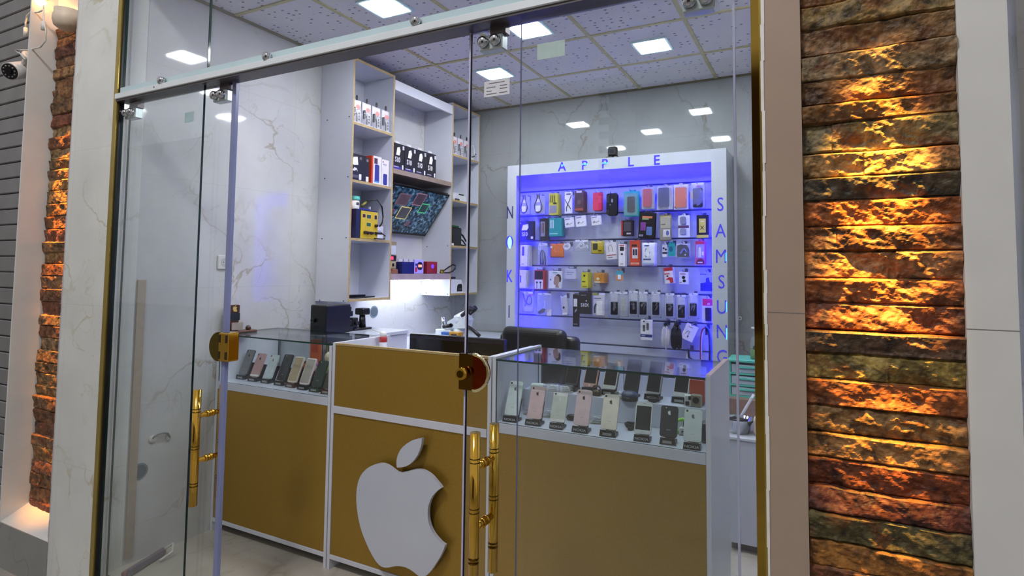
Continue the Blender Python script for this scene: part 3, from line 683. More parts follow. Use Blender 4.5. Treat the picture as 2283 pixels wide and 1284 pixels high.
# ------------------------------------------------------------------ outside: niche lamp, wires, surveillance camera
lp = ony(88, 2, 1.64)
t = thing('niche_lamp', 'small amber spotlight glowing at the top of the left stone niche', 'spotlight', lp)
b = MB(); b.cyl((0, 0, .085), (0, 0, .012), .030, M('#7c5d33', .4), .034); b.build('lamp_can', None, t)
b = MB(); b.cyl((0, 0, .012), (0, 0, -.012), .026, EM('amber_bulb', (1.0, .38, .06), 110)); b.build('lamp_lens', None, t, 'glowing amber lens')
b = MB(); b.cyl((0, 0, .07), (0, .09, .075), .008, DGREY); b.build('bracket', None, t)
p = ony(151, 48, 1.67); b = MB(); b.lathe([(.002, -.052), (.04, -.048), (.062, -.03), (.070, 0), (.070, .06), (.002, .061)], M('#d9c9b4', .5)); o = b.build('lamp_shroud', None); tag(o, 'rounded pale lamp shroud above the left stone strip', 'lamp cover', None, (p.x, 1.668, p.z))
W_ = M('#dcdcd8', .5)
pts = [ony(*q, 1.62) for q in ((97, 12), (97, 22), (86, 27), (70, 27), (60, 35), (57, 50), (57, 62))]
b = MB(); b.tube(pts, .005, W_); b.cyl(pts[-1], pts[-1] + Vector((0, 0, -.05)), .010, W_); o = b.build('hanging_wire', None); tag(o, 'white hanging wire loop with a plug end beside the amber lamp', 'wire')
pts = [ony(*q, 1.615) for q in ((97, 20), (98, 48), (103, 70), (102, 90), (90, 105), (62, 112), (35, 112), (48, 122), (56, 133))]
b = MB(); b.tube(pts, .0045, W_); b.cyl(pts[1], pts[1] + Vector((0, 0, -.05)), .012, W_); o = b.build('camera_cable', None); tag(o, 'white cable running from the lamp wires down to the surveillance camera', 'cable')
p = ony(31, 158, 1.66)
t = thing('surveillance_camera', 'white bullet surveillance camera in front of the roller shutter', 'camera', p)
ax = Vector((.42, -.80, -.42)).normalized()
b = MB(); b.cyl(-ax * .11, ax * .03, .052, M('#d5d6d6', .35), n=28); b.sph(-ax * .11, .052, M('#d5d6d6', .35)); b.build('camera_body', None, t)
b = MB(); b.cyl(ax * .030, ax * .034, .047, BLK, n=28); b.build('lens_window', None, t, 'black lens window with small lamps')
b = MB(); b.cyl(ax * .034, ax * .042, .016, BLKG); b.build('lens', None, t)
q = ax.to_track_quat('Z', 'Y').to_matrix()
b = MB()
for k in range(10):
    c = ax * .0345 + q @ Vector((.033 * math.cos(k * PI / 5), .033 * math.sin(k * PI / 5), 0)); b.sph(c, .006, M('#6c6f72', .2, .4), n=8)
b.build('lamp_ring', None, t)
b = MB(); b.cyl(-ax * .05 + Vector((.03, 0, .03)), Vector((.10, .02, .075)), .014, W_); b.cyl((.10, .02, .075), (.125, .02, .09), .032, W_); b.cyl((.12, .02, .09), (.14, .02, .09), .02, W_); b.build('bracket', None, t)

# ================================================================== PRODUCT BUILDER
def decorate(t, w, h, decor, y=0.0):
    """printed fields, pictures, cables and letters on a front face (w x h, centred, facing -y)"""
    lay = 0
    for d in decor:
        k, name, col = d[:3]; lay += 1; yy = y - .0004 * lay
        U = lambda u: (u - .5) * w
        V = lambda v: (v - .5) * h
        m = col if not isinstance(col, str) else M(col, .4)
        if k == 'r':
            _, _, _, u0, v0, u1, v1 = d[:7]; th = d[7] if len(d) > 7 else .0004
            b = MB(); b.box(U(u0), yy - th, V(v0), U(u1), y, V(v1), m); b.build(name, m, t)
        elif k == 'o':
            _, _, _, u, v, ru, rv = d[:7]; th = d[7] if len(d) > 7 else .0004
            b = MB(); b.prism(ell(U(u), V(v), ru * w, rv * h), yy - th, y, m); b.build(name, m, t)
        elif k == 'c':
            _, _, _, u0, v0, u1, v1, th = d[:8]; r = d[8] if len(d) > 8 else .01
            b = MB(); b.prism(rrect((U(u0) + U(u1)) / 2, (V(v0) + V(v1)) / 2, U(u1) - U(u0), V(v1) - V(v0), r), yy - th, y, m); b.build(name, m, t)
        elif k == 't':
            _, _, _, s, u, v, hf = d[:7]; sx = d[7] if len(d) > 7 else 1
            text(name, s, m, t, (U(u), yy - .0003, V(v)), h * hf, sx=sx, bold=.01)
        elif k == 'p':
            _, _, _, pts = d[:4]; b = MB(); b.prism([(U(a), V(c)) for a, c in pts], yy - .0006, y, m); b.build(name, m, t)
        elif k == 'l':
            _, _, _, r, pts = d[:5]; b = MB(); P_ = [(U(a), y - r * .9, V(c)) for a, c in pts]
            # smooth the path
            for _k in range(2):
                Q = [P_[0]]
                for a, c in zip(P_[:-1], P_[1:]):
                    Q += [tuple(.75 * a[i] + .25 * c[i] for i in range(3)), tuple(.25 * a[i] + .75 * c[i] for i in range(3))]
                P_ = Q + [P_[-1]]
            b.tube(P_, r, m, 6); b.build(name, m, t)
def pillow(b, w, h, d, m, nx=10, nz=12, seed=0):
    """a slightly crumpled bag: two bulging sheets joined at a flat rim"""
    rng = random.Random(seed); P0 = {}
    for side in (-1, 1):
        for i in range(nx + 1):
            for j in range(nz + 1):
                u, v = i / nx, j / nz; rim = i in (0, nx) or j in (0, nz)
                bul = (math.sin(PI * u) * math.sin(PI * v)) ** .5 if not rim else 0
                yy = side * d / 2 * bul * (1 + rng.uniform(-.25, .25))
                if rim and side == 1: P0[side, i, j] = P0[-1, i, j]; continue
                P0[side, i, j] = b.bm.verts.new(((u - .5) * w, yy, (v - .5) * h))
    k = b.mi(m)
    for side in (-1, 1):
        for i in range(nx):
            for j in range(nz):
                q = [P0[side, i, j], P0[side, i + 1, j], P0[side, i + 1, j + 1], P0[side, i, j + 1]]
                f = b.bm.faces.new(q if side < 0 else q[::-1]); f.material_index = k; f.smooth = True
YS, YP = 4.50, 4.40         # slat board face, front of the hanging packs
_hook = None
def hook(p, y0):
    """metal peg from the slat board to the front of its pack"""
    global _hook
    if _hook is None:
        b = MB(); b.tube([(0, .002, 0), (0, -.125, 0), (0, -.130, .004), (0, -.132, .012)], .0026, M('#8d90b0', .25, .8), 6); b.box(-.012, -.001, -.02, .012, .003, .02, M('#8d90b0', .25, .8))
        _hook = b.build('display_hook'); o = _hook
    else:
        o = _hook.copy(); SC.collection.objects.link(o)
    o.location = (p[0], YS - .0036, p[1]); tag(o, 'thin metal peg hook on the slat board with a pack hanging from it', 'hook', 'pegs of the slat board')
def W2(px, y=YP):
    x0, y0, x1, y1 = px; a = ony(x0, (y0 + y1) / 2, y); b_ = ony(x1, (y0 + y1) / 2, y); c = ony((x0 + x1) / 2, y0, y); d = ony((x0 + x1) / 2, y1, y)
    return (a.x + b_.x) / 2, (c.z + d.z) / 2, abs(b_.x - a.x), abs(c.z - d.z)
_seed = [0]
def pack(name, label, cat, px, kind, col, decor=(), depth=.012, group=None, behind=(), tilt=0.0, y=YP, hk=True):
    """one hanging pack; px = its front as measured in the photograph, depth = its thickness; behind = labels of the packs hanging behind it"""
    x, z, w, h = W2(px, y); _seed[0] += 1
    t = thing(name, label, cat, (x, y, z), 0, group); t.rotation_euler = (0, tilt, 0)
    m = col if not isinstance(col, str) else M(col, .35)
    if kind == 'box':
        b = MB(); b.box(-w / 2, 0, -h / 2, w / 2, depth, h / 2, m, .0015); body = b.build('box_body', m, t); top = h / 2
        decorate(t, w, h, decor)
    elif kind == 'card':                     # backing card with a hang tab
        b = MB(); b.prism(rrect(0, 0, w, h, .006), 0, .0016, m); b.box(-.012, .0002, h / 2 - .002, .012, .0014, h / 2 + .012, m)
        body = b.build('backing_card', m, t); decorate(t, w, h, decor); top = h / 2 + .006
    elif kind == 'blister':                  # card with a clear bubble over the article
        b = MB(); b.prism(rrect(0, 0, w, h, .006), .006, .0076, m); b.box(-.012, .0062, h / 2 - .002, .012, .0074, h / 2 + .012, m); body = b.build('backing_card', m, t)
        decorate(t, w, h, decor, .006)
        b = MB(); b.prism(rrect(0, -h * .03, w * .88, h * .86, .012), -depth, .0055, BLISTER); b.build('clear_bubble', BLISTER, t); top = h / 2 + .006
    elif kind == 'bag':                      # clear bag, article inside
        b = MB(); b.box(-w * .4, -.0005, h / 2 - .012, w * .4, .0005, h / 2 + .006, M('#dfe0ee', .4)); body = b.build('header_strip', None, t)
        decorate(t, w, h, decor, .003)
        b = MB(); pillow(b, w, h, max(depth, .02), BAG, seed=_seed[0]); b.build('clear_bag', BAG, t); top = h / 2
    elif kind == 'case':                     # phone cover with rounded corners
        b = MB(); b.prism(rrect(0, 0, w, h, min(w * .18, .02)), 0, .009, m); body = b.build('cover_shell', m, t); decorate(t, w, h, decor); top = h / 2
    elif kind == 'film':                     # opaque plastic sachet
        b = MB(); pillow(b, w, h, max(depth, .014), m, seed=_seed[0]); body = b.build('sachet', m, t); decorate(t, w, h, decor, -max(depth, .014) * .42); top = h / 2
    elif kind == 'bare':
        body = None; decorate(t, w, h, decor, .004); top = h / 2
    for k, lb in enumerate(behind):
        me = body.data; c = bpy.data.objects.new(name, me); SC.collection.objects.link(c)
        tag(c, lb, cat, group, (x + .004 * math.sin(3 * k + 1), y + (depth + .006 + .003) * (k + 1) + (.006 if kind == 'blister' else 0), z - .003 * (k % 2)), rot=(0, tilt + .02 * math.sin(2 * k), 0))
    if hk: hook((x + (h / 2) * math.sin(tilt), z + top * math.cos(tilt) - (.003 if kind != 'box' else -.004)), y)
    return t

# ================================================================== LETTERED DISPLAY WALL
t = thing('display_stand', 'tall white display unit with cut-out letters and blue light inside, against the back wall', 'display unit', (0, 0, 0))
DX0, DX1, DYF, DZT = -2.386, -.592, 4.30, 2.392
b = MB(); b.box(DX0, DYF, 0, -2.302, DYF + .018, 2.300, WHITE_G); b.box(DX0, DYF + .018, 0, DX0 + .018, YB - .005, DZT, WHITE_G); b.build('left_stile', None, t)
b = MB(); b.box(-.697, DYF - .002, 0, DX1, DYF + .018, DZT, WHITE_G); b.box(DX1 - .018, DYF + .018, 0, DX1, YB - .005, DZT, WHITE_G); b.build('right_stile', None, t)
b = MB(); b.box(DX0, DYF, 2.300, -.6975, DYF + .018, DZT, WHITE_G); b.box(DX0 + .018, DYF + .018, DZT - .018, DX1 - .018, YB - .005, DZT, WHITE_G); b.build('top_beam', None, t)
# slat board: planks with grooves
b = MB(); SL = M('#b9bfcf', .28, 0, .03, 10); z0 = .02
zs = [.02, .248, .468, .686, .902, 1.112, 1.326, 1.540, 1.756, 1.972, 2.186, 2.372]
for a, c in zip(zs[:-1], zs[1:]): b.box(DX0 + .02, YS, a + .006, DX1 - .02, YS + .02, c - .006, SL, .003)
b.box(DX0 + .02, YS + .02, .02, DX1 - .02, YS + .03, 2.372, M('#8084a8', .4)); b.build('slat_board', None, t)
BL = EM('blue_led', (.02, .012, 1.0), P_BLUE)
def ledstrip(name, x0, z0, x1, z1, y0, y1): b = MB(); b.box(x0, y0, z0, x1, y1, z1, BL); return b.build(name, None, t, 'glowing blue light strip')
ledstrip('light_strip', -2.345, .95, -2.312, 2.26, DYF + .0182, DYF + .022); ledstrip('light_strip', -.690, .95, -.655, 2.26, DYF + .0182, DYF + .022); ledstrip('light_strip', -2.24, 2.312, -.74, 2.350, DYF + .0182, DYF + .022)
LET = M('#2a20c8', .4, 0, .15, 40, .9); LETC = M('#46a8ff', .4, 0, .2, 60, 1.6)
for ch, px, py in zip('APPLE', (1253, 1303, 1348, 1406, 1464), (372.5, 369.5, 366, 361.5, 358)):
    p = ony(px, py, DYF); text('cut_out_letter', ch, LET, t, (p.x, DYF - .0006, p.z), .074, bold=.012)
for px, py, n in ((1304, 366, 4), (1349, 363.5, 4), (1254, 368, 2)):
    for k in range(n):
        p = ony(px + (k - (n - 1) / 2) * 3.2, py, DYF); b = MB(); b.box(-.004, -.0025, -.006, .004, -.0012, .006, LETC); o = b.build('led_dot', None, t); o.location = (p.x, DYF, p.z)
for ch, px, py in zip('NOKIA', (1137, 1136, 1135.5, 1135, 1134), (475, 541, 617, 696, 772)):
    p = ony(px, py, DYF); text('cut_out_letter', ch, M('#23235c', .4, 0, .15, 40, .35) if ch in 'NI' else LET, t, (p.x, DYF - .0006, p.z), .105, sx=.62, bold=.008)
for ch, px, py in zip('SAMSUNG', (1606, 1606.5, 1607.5, 1608.5, 1609, 1609.5, 1610), (457, 516, 573, 630, 686, 741, 797)):
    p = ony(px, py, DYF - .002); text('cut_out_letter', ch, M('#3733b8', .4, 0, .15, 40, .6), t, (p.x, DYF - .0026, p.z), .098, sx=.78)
for px, py, n in ((1618.5, 573, 6), (1619.5, 684, 7), (1620, 744, 8)):
    for k in range(n):
        p = ony(px, py + (k - (n - 1) / 2) * 3.2, DYF - .002); b = MB(); b.box(-.003, -.0025, -.005, .003, -.0012, .005, LETC); o = b.build('led_dot', None, t); o.location = (p.x, DYF - .002, p.z)
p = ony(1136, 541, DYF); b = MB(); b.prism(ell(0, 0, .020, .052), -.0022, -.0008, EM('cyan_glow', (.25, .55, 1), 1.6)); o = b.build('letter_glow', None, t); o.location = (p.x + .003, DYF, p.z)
# small indoor camera on top
p = ony(1366, 338, 4.34)
t = thing('indoor_camera', 'small black square camera standing on top of the lettered display unit', 'camera', (p.x, 4.34, DZT))
pbox('camera_head', t, -.036, -.02, .018, .036, .03, .092, BLK, .010, 2); pbox('foot', t, -.05, -.02, 0, .05, .03, .006, M('#55565c', .4), .002)
b = MB(); b.cyl((0, -.02, .055), (0, -.026, .055), .014, M('#2b2d3d', .1)); b.build('lens', None, t)
b = MB(); b.tube([(.02, 0, .02), (.045, -.005, .012), (.055, -.01, .002)], .003, BLK); b.tube([(-.02, 0, .02), (-.045, -.005, .012), (-.06, -.01, .002)], .003, BLK); b.cyl((0, .005, .006), (0, .005, .02), .01, BLK); b.build('stand_leg', None, t)

def row(prefix, n): return [prefix % o for o in ('second', 'third', 'fourth', 'fifth')[:n]]
CABLE = [('l', 'cable', '#15151c', .0035, [(.42, 1.12), (.42, .8), (.2, .5), (.3, .1), (.6, .06), (.85, .35), (.62, .8), (.58, 1.12)]), ('r', 'printed_label', '#e4e2ea', .38, .66, .64, .84), ('c', 'charger_body', '#e8e8ee', .33, .14, .68, .46, .008, .008)]
# ---- row 1
pack('cable_pack', 'grey blister card with black charging cable, first in the top row under the letter column', 'cable pack', (1156, 439, 1181, 478), 'card', '#9b9bb4', CABLE)
pack('cable_pack', 'grey blister card with black charging cable, beside the yellow pen pack in the top row', 'cable pack', (1185, 437, 1215, 477), 'card', '#9b9bb4', CABLE)
pack('pen_pack', 'yellow pack with three black pens in the top row', 'pen pack', (1224, 431, 1243, 479), 'box', '#c9c23c', [('r', 'printed_field', '#8a8790', .08, .08, .92, .44), ('l', 'pen', '#14141a', .003, [(.22, .58), (.22, .90)]), ('l', 'pen', '#14141a', .003, [(.45, .58), (.45, .90)]), ('l', 'pen', '#14141a', .003, [(.68, .58), (.68, .90)]), ('r', 'printed_label', '#26262a', .5, .5, .9, .57)], .012, 'yellow pen packs', row('yellow pen pack hanging %s on the same hook in the top row', 3))
pack('cable_box', 'slim white box with a diagonal black cable picture in the top row', 'cable box', (1259, 428, 1275, 476), 'box', '#e2e0ea', [('l', 'cable', '#15151a', .003, [(.05, .66), (.3, .5), (.75, .28), (.85, .2)]), ('r', 'printed_label', '#5a5866', .2, .87, .85, .93), ('l', 'cable', '#15151a', .003, [(.95, .85), (.6, .55), (.25, .3), (.3, .1)])], .016)
pack('phone_case_pack', 'dark brown patterned card pack with red packs behind it, top row', 'phone case pack', (1281, 425, 1301, 471), 'card', '#5c3540', [('r', 'printed_panel', '#44303c', .1, .25, .9, .92), ('r', 'printed_label', '#d7d2dc', .2, .9, .8, 1.0), ('r', 'printed_band', '#9a4a3a', .05, .04, .95, .14), ('o', 'picture', '#6b4652', .5, .45, .22, .12)], .012, 'red case packs', ['red card pack hanging %s behind the dark brown one' % o for o in ('second', 'third', 'fourth', 'fifth')])
pack('phone_case', 'bright pink-red phone cover in the top row', 'phone case', (1322, 429, 1341, 469), 'case', '#cf3453', [('o', 'emblem', '#a62843', .5, .66, .09, .05)], .01, 'pink covers', ['clear case pack hanging second behind the pink-red cover', 'clear case pack hanging third behind the pink-red cover'])
pack('phone_case', 'black phone cover in a clear sleeve, right of the pink-red cover', 'phone case', (1352, 431, 1375, 479), 'case', '#15161e', [('o', 'emblem', '#9aa0a8', .55, .66, .08, .09), ('r', 'print_line', '#767a84', .3, .45, .45, .5)], .012, 'black covers', ['black phone cover hanging second on the same hook as the sleeved one', 'black phone cover hanging third on the same hook as the sleeved one'])
pack('phone_case_pack', 'teal blister pack with a black cover inside, top row', 'phone case pack', (1390, 426, 1423, 482), 'blister', '#2f9c9c', [('c', 'phone_case', '#1a1c26', .26, .16, .76, .78, .008), ('o', 'emblem', '#c9ccd4', .5, .66, .12, .09), ('r', 'printed_panel', '#57585f', .32, .22, .66, .40)], .012, 'teal packs', ['teal blister pack hanging directly behind the front teal one'])
pack('phone_case_pack', 'wine red phone cover in a clear pack, top row', 'phone case pack', (1430, 417, 1459, 466), 'blister', '#a9a6bd', [('c', 'phone_case', '#b23049', .12, .10, .78, .92, .009, .012), ('o', 'emblem', '#962640', .45, .6, .07, .04)], .012)
pack('phone_case_pack', 'navy blue phone cover in a clear pack, top row', 'phone case pack', (1465, 414, 1500, 467), 'blister', '#b9b8cf', [('c', 'phone_case', '#2a2f6a', .08, .12, .76, .92, .009, .012), ('o', 'camera_hole', '#12142c', .2, .85, .06, .03), ('r', 'print_line', '#9aa0c8', .32, .5, .55, .53)], .012, 'navy packs', ['second navy cover pack hanging behind the front navy one'])
pack('phone_case_pack', 'white pack with a shiny orange phone cover, top row', 'phone case pack', (1502, 411, 1534, 467), 'blister', '#dad6df', [('c', 'phone_case', '#d5683a', .10, .08, .88, .88, .009, .012), ('l', 'highlight_print', '#f1e8e2', .003, [(.52, .52), (.6, .8), (.66, .84)]), ('o', 'round_badge', '#3c3f8a', .14, .1, .10, .055)], .012)  # pale stroke on the orange cover is its painted highlight
pack('phone_case_pack', 'clear pack with a black phone cover and small red tag, end of top row', 'phone case pack', (1538, 409, 1573, 466), 'bag', '#cccccc', [('c', 'phone_case', '#1b1a22', .2, .06, .84, .82, .009, .012), ('r', 'red_tag', '#a8242c', .42, .84, .62, .98), ('r', 'paper_tab', '#b9a98c', .02, .4, .2, .7)], .014)
# ---- row 2
SBOX = [('p', 'plug_picture', '#e8e6ef', [(.2, .52), (.3, .8), (.62, .84), (.66, .66), (.55, .52)]), ('t', 'lettering', '#e8e6ef', 'S10', .42, .30, .20, .8), ('r', 'printed_stub', '#dcdce6', .82, .06, .96, .18), ('r', 'printed_label', '#c6c6d8', .03, .86, .16, .94)]
pack('charger_box', 'black charger box with white plug picture hanging beside the letter column, second row', 'charger box', (1156, 493, 1190, 535), 'box', '#20202c', SBOX, .03)
pack('pen_pack', 'dark slim pack with two pens beside the black charger box, second row', 'pen pack', (1203, 487, 1223, 537), 'box', '#25212c', [('r', 'printed_panel', '#8d8a96', .12, .2, .6, .86), ('l', 'pen', '#703642', .003, [(.28, .35), (.28, .8)]), ('l', 'pen', '#3c2c36', .003, [(.45, .35), (.45, .8)])], .03)
pack('cable_box', 'teal green cable box in the second row', 'cable box', (1224, 486, 1252, 527), 'box', '#1f8f93', [('r', 'cable_picture', '#d8e6e6', .08, .45, .13, .9), ('r', 'cable_picture', '#d8e6e6', .2, .45, .25, .9), ('r', 'cable_picture', '#d8e6e6', .32, .45, .37, .9), ('r', 'print_line', '#8fd0d0', .06, .12, .7, .18)], .03, 'teal boxes', ['teal green cable box hanging behind the front teal one'])
TIN = [('o', 'plug_picture', '#7a7c86', .3, .35, .06, .12), ('l', 'cable', '#55586a', .0016, [(.15, .3), (.35, .5), (.5, .25), (.8, .45)]), ('r', 'printed_label', '#8a8cb0', .1, .8, .6, .9)]
for px, wh in (((1259, 485, 1279, 507), 'beside the teal box'), ((1283, 481, 1306, 505), 'in the middle of the three'), ((1318, 481, 1340, 502), 'set apart under the pink-red cover')):
    pack('adapter_box', 'small tilted white adapter box in the second row, ' + wh, 'adapter box', px, 'box', '#dedde8', TIN, .02, 'small white adapter boxes', tilt=-.10)
pack('cable_box', 'black box with a red edge under the black phone cover, second row', 'cable box', (1385, 491, 1409, 526), 'box', '#241a22', [('r', 'printed_band', '#b5322e', 0, .02, .14, .98), ('r', 'printed_panel', '#4b4650', .25, .3, .9, .9), ('r', 'print_line', '#b9b4bd', .5, .1, .9, .2)], .02, 'red edged boxes', ['black box with a red edge hanging behind its twin'])
pack('phone_case_pack', 'large black tilted pack with rainbow lettering and a phone picture, second row', 'phone case pack', (1424, 474, 1460, 531), 'card', '#17161c', [('r', 'rainbow_print', '#c77a52', .2, .78, .82, .86), ('r', 'rainbow_print', '#7ea26a', .2, .72, .6, .78), ('c', 'phone_picture', '#7a3f8a', .12, .3, .44, .62, .001, .006), ('c', 'phone_picture', '#5a74a8', .5, .12, .84, .45, .001, .006), ('r', 'printed_label', '#8e8c9a', .05, .06, .3, .14)], .012, 'black rainbow packs', ['black rainbow lettered pack hanging behind the front one'], tilt=.06)
pack('cable_pack', 'olive gold blister pack with small printed labels, second row', 'cable pack', (1470, 479, 1497, 537), 'blister', '#8a7f58', [('r', 'printed_panel', '#bdb489', .1, .5, .9, .95), ('r', 'printed_label', '#e0dccc', .3, .16, .86, .44), ('o', 'blue_picture', '#2f4fa0', .66, .3, .12, .10), ('r', 'print_line', '#5c553c', .15, .62, .5, .66)], .012)
pack('cable_pack', 'white card with grey oval article in the second row, teal light beside it', 'cable pack', (1512, 480, 1538, 529), 'card', '#cfd3e0', [('c', 'grey_article', '#7b7c92', .18, .6, .68, .94, .008, .012), ('r', 'printed_band', '#5b3c62', .0, .42, .92, .54), ('c', 'grey_article', '#8c8ea2', .15, .14, .7, .4, .008, .012)], .01)
pack('screen_film_box', 'black and yellow screen film box with a cross sign, end of second row', 'film box', (1553, 479, 1580, 531), 'box', '#1b1a20', [('r', 'yellow_field', '#c9bd3a', .2, .24, .76, .84), ('r', 'yellow_band', '#bdb23a', .0, .02, 1, .14), ('t', 'lettering', '#17171b', 'X', .46, .44, .16), ('r', 'print_line', '#e4dc8a', .35, .7, .6, .74)], .02)
# ---- row 3
pack('cable_box', 'tall narrow white box with a dark plug picture, third row by the letter column', 'cable box', (1160, 546, 1176, 594), 'box', '#dcdbe8', [('c', 'plug_picture', '#3c3d4a', .25, .5, .55, .92, .001, .004), ('r', 'print_line', '#5a6a7a', .2, .1, .5, .13)], .014, 'tall white boxes', ['tall narrow white box hanging %s behind the front one in the third row' % o for o in ('second', 'third', 'fourth')])
pack('cable_pack', 'clear bag with a folded navy blue cable, third row', 'cable pack', (1199, 544, 1222, 592), 'bag', '#cccccc', [('l', 'cable', '#31335e', .006, [(.3, .05), (.25, .6), (.5, .75), (.7, .5), (.55, .05)]), ('l', 'cable', '#2a2c54', .005, [(.45, .05), (.42, .6), (.62, .7), (.8, .3), (.75, .02)]), ('l', 'white_ring', '#d8d8e4', .004, [(.1, .98), (.05, .85), (.15, .7), (.28, .8), (.25, .95)])], .02)
pack('cable_pack', 'orange sachet in the third row', 'cable pack', (1227, 543, 1258, 574), 'film', '#cf6f3f', [('r', 'print_line', '#efc7a8', .3, .55, .65, .6), ('r', 'print_line', '#efc7a8', .32, .45, .6, .5), ('o', 'price_tag', '#e0e0ea', .1, .75, .08, .08)], .014)
pack('cable_coil', 'white coiled cable hanging beside the orange sachet', 'cable', (1255, 542, 1273, 558), 'bare', '#dddddd', [('l', 'cable', '#dddbe8', .006, [(.1, .5), (.3, .95), (.8, .9), (.95, .5), (.7, .1), (.3, .1), (.1, .5)]), ('l', 'cable', '#d2d0de', .006, [(.2, .6), (.4, .85), (.75, .75), (.8, .4), (.5, .2), (.2, .4), (.3, .7)])])
pack('cable_pack', 'clear crinkled bag with white earphones, third row', 'cable pack', (1279, 536, 1314, 560), 'bag', '#cccccc', [('l', 'cable', '#eeeef4', .004, [(.2, .3), (.35, .75), (.6, .8), (.7, .4), (.45, .25), (.3, .5)]), ('o', 'ear_bud', '#f2f2f6', .42, .62, .10, .12), ('o', 'ear_bud', '#6c6e80', .45, .5, .05, .06), ('l', 'cable', '#e6e6ee', .004, [(.7, .3), (.85, .6), (.9, .3)])], .03)
pack('charger_pack', 'yellow sachet with a dark charger picture, third row', 'charger pack', (1318, 537, 1344, 566), 'film', '#c2ad2e', [('c', 'charger_picture', '#302a1c', .18, .3, .58, .8, .002, .006), ('r', 'print_line', '#e2d78c', .1, .84, .9, .92), ('r', 'print_line', '#5e5218', .62, .2, .9, .3)], .014, 'yellow sachets', ['yellow sachet hanging behind the front one in the third row'])
pack('earphone_pack', 'white tilted card with a cable picture and red corner behind, third row', 'earphone pack', (1351, 540, 1374, 578), 'card', '#d9d5dc', [('l', 'cable', '#7a7580', .0016, [(.3, .45), (.25, .8), (.6, .85), (.65, .45)]), ('r', 'printed_band', '#8f2a2c', .05, .22, .95, .27), ('r', 'print_line', '#8c8890', .15, .08, .6, .14)], .012, 'white red cards', ['orange-red card hanging behind the white tilted card'], tilt=-.08)
pack('cable_box', 'narrow white box with a black square picture and a dot, third row centre', 'cable box', (1379, 544, 1394, 594), 'box', '#e4e1e8', [('r', 'picture', '#2a262e', .2, .7, .8, .88), ('o', 'dot_picture', '#2a262e', .5, .55, .16, .045), ('r', 'print_line', '#c0353c', .15, .92, .85, .96), ('r', 'print_line', '#7c7882', .3, .1, .7, .13)], .014, 'white red boxes', ['red sided narrow box hanging behind the white one with the black square'])
pack('cable_box', 'orange-red box with a white cable window, third row centre', 'cable box', (1404, 536, 1427, 593), 'box', '#c24a33', [('r', 'white_window', '#d9d3dc', .25, .3, .78, .72), ('c', 'plug_picture', '#2e2f4c', .3, .42, .48, .66, .001, .004), ('c', 'plug_picture', '#2e2f4c', .54, .42, .72, .66, .001, .004), ('r', 'print_line', '#33262c', .2, .76, .72, .84), ('r', 'print_line', '#e0a090', .1, .06, .9, .14)], .02)
pack('charger_box', 'white and blue charger sachet with a framed picture, third row', 'charger box', (1431, 541, 1462, 594), 'film', '#dcdeea', [('r', 'picture_frame', '#8a94ac', .25, .38, .62, .76), ('r', 'picture', '#e6e8ee', .32, .44, .55, .7), ('r', 'blue_band', '#3c4a86', .12, .27, .68, .33), ('r', 'blue_mark', '#2f4a90', .2, .86, .55, .9), ('r', 'print_line', '#a6b4d4', .1, .08, .9, .16)], .02, 'white blue sachets', ['navy sided sachet hanging behind the white and blue one'])
pack('earphone_pack', 'small black and white chequered article in the third row', 'earphone pack', (1476, 545, 1488, 573), 'card', '#c9cad8', [('o', 'black_spot', '#1c1c26', .3, .7, .2, .08), ('o', 'black_spot', '#1c1c26', .7, .6, .2, .08), ('r', 'printed_band', '#26262e', .05, .25, .95, .4), ('r', 'paper_tab', '#e6e6ee', .25, .02, .8, .2)])
pack('ring_holder', 'teal rounded holder beside the chequered article, third row', 'holder', (1490, 542, 1505, 571), 'card', '#259a98', [('o', 'hole_print', '#1e5c86', .4, .55, .28, .22)], .01)
pack('cable_pack', 'black dome-shaped pack with a blue cable, third row', 'cable pack', (1508, 543, 1538, 575), 'blister', '#b7b8cc', [('p', 'dome_card', '#23232e', [(.05, .05), (.95, .05), (.95, .6), (.75, .9), (.3, .95), (.05, .85)]), ('l', 'cable', '#5a74b0', .006, [(.3, .3), (.55, .7), (.75, .4)]), ('o', 'emblem', '#d8d8e2', .65, .22, .06, .05)], .01)
pack('earphone_pack', 'pink-red framed pack with white cable, end of third row', 'earphone pack', (1550, 537, 1572, 590), 'card', '#b9577c', [('r', 'grey_panel', '#9d98b4', .1, .28, .9, .86), ('l', 'cable', '#f0f0f4', .004, [(.4, .3), (.42, .72), (.55, .72), (.55, .3)]), ('r', 'paper_tab', '#e2e0e8', .68, .4, .86, .55), ('p', 'red_foot', '#6b2430', [(.08, .03), (.92, .03), (.9, .18), (.6, .26), (.2, .2)]), ('r', 'red_top', '#c23346', .05, .86, .95, .97), ('r', 'print_line', '#e0d8dc', .25, .07, .75, .12)], .012, 'pink framed packs', ['purple lit pack hanging behind the pink-red framed one'])
# ---- row 4
pack('film_box', 'stack of thin white film boxes seen edge-on, front one, fourth row', 'film box', (1158, 602, 1172, 642), 'box', '#d6d6e6', [('r', 'printed_band', '#4a5a6c', .1, .3, .3, .7)], .01, 'thin white film boxes', ['thin white film box %s in the edge-on stack of the fourth row' % o for o in ('second', 'third', 'fourth')])
pack('earphone_box', 'red and black earphone box with white lower half, fourth row', 'earphone box', (1191, 602, 1212, 645), 'box', '#b93a44', [('r', 'black_panel', '#221a22', .06, .52, .92, .95), ('r', 'white_panel', '#d8d5de', .06, .03, .92, .5), ('o', 'ear_bud', '#1c1a20', .3, .36, .12, .05), ('o', 'ear_bud', '#1c1a20', .68, .36, .12, .05), ('r', 'cable_picture', '#1c1a20', .27, .06, .33, .34), ('r', 'cable_picture', '#1c1a20', .65, .06, .71, .34)], .03, 'red earphone boxes', ['red earphone box hanging behind the half white one, fourth row'])
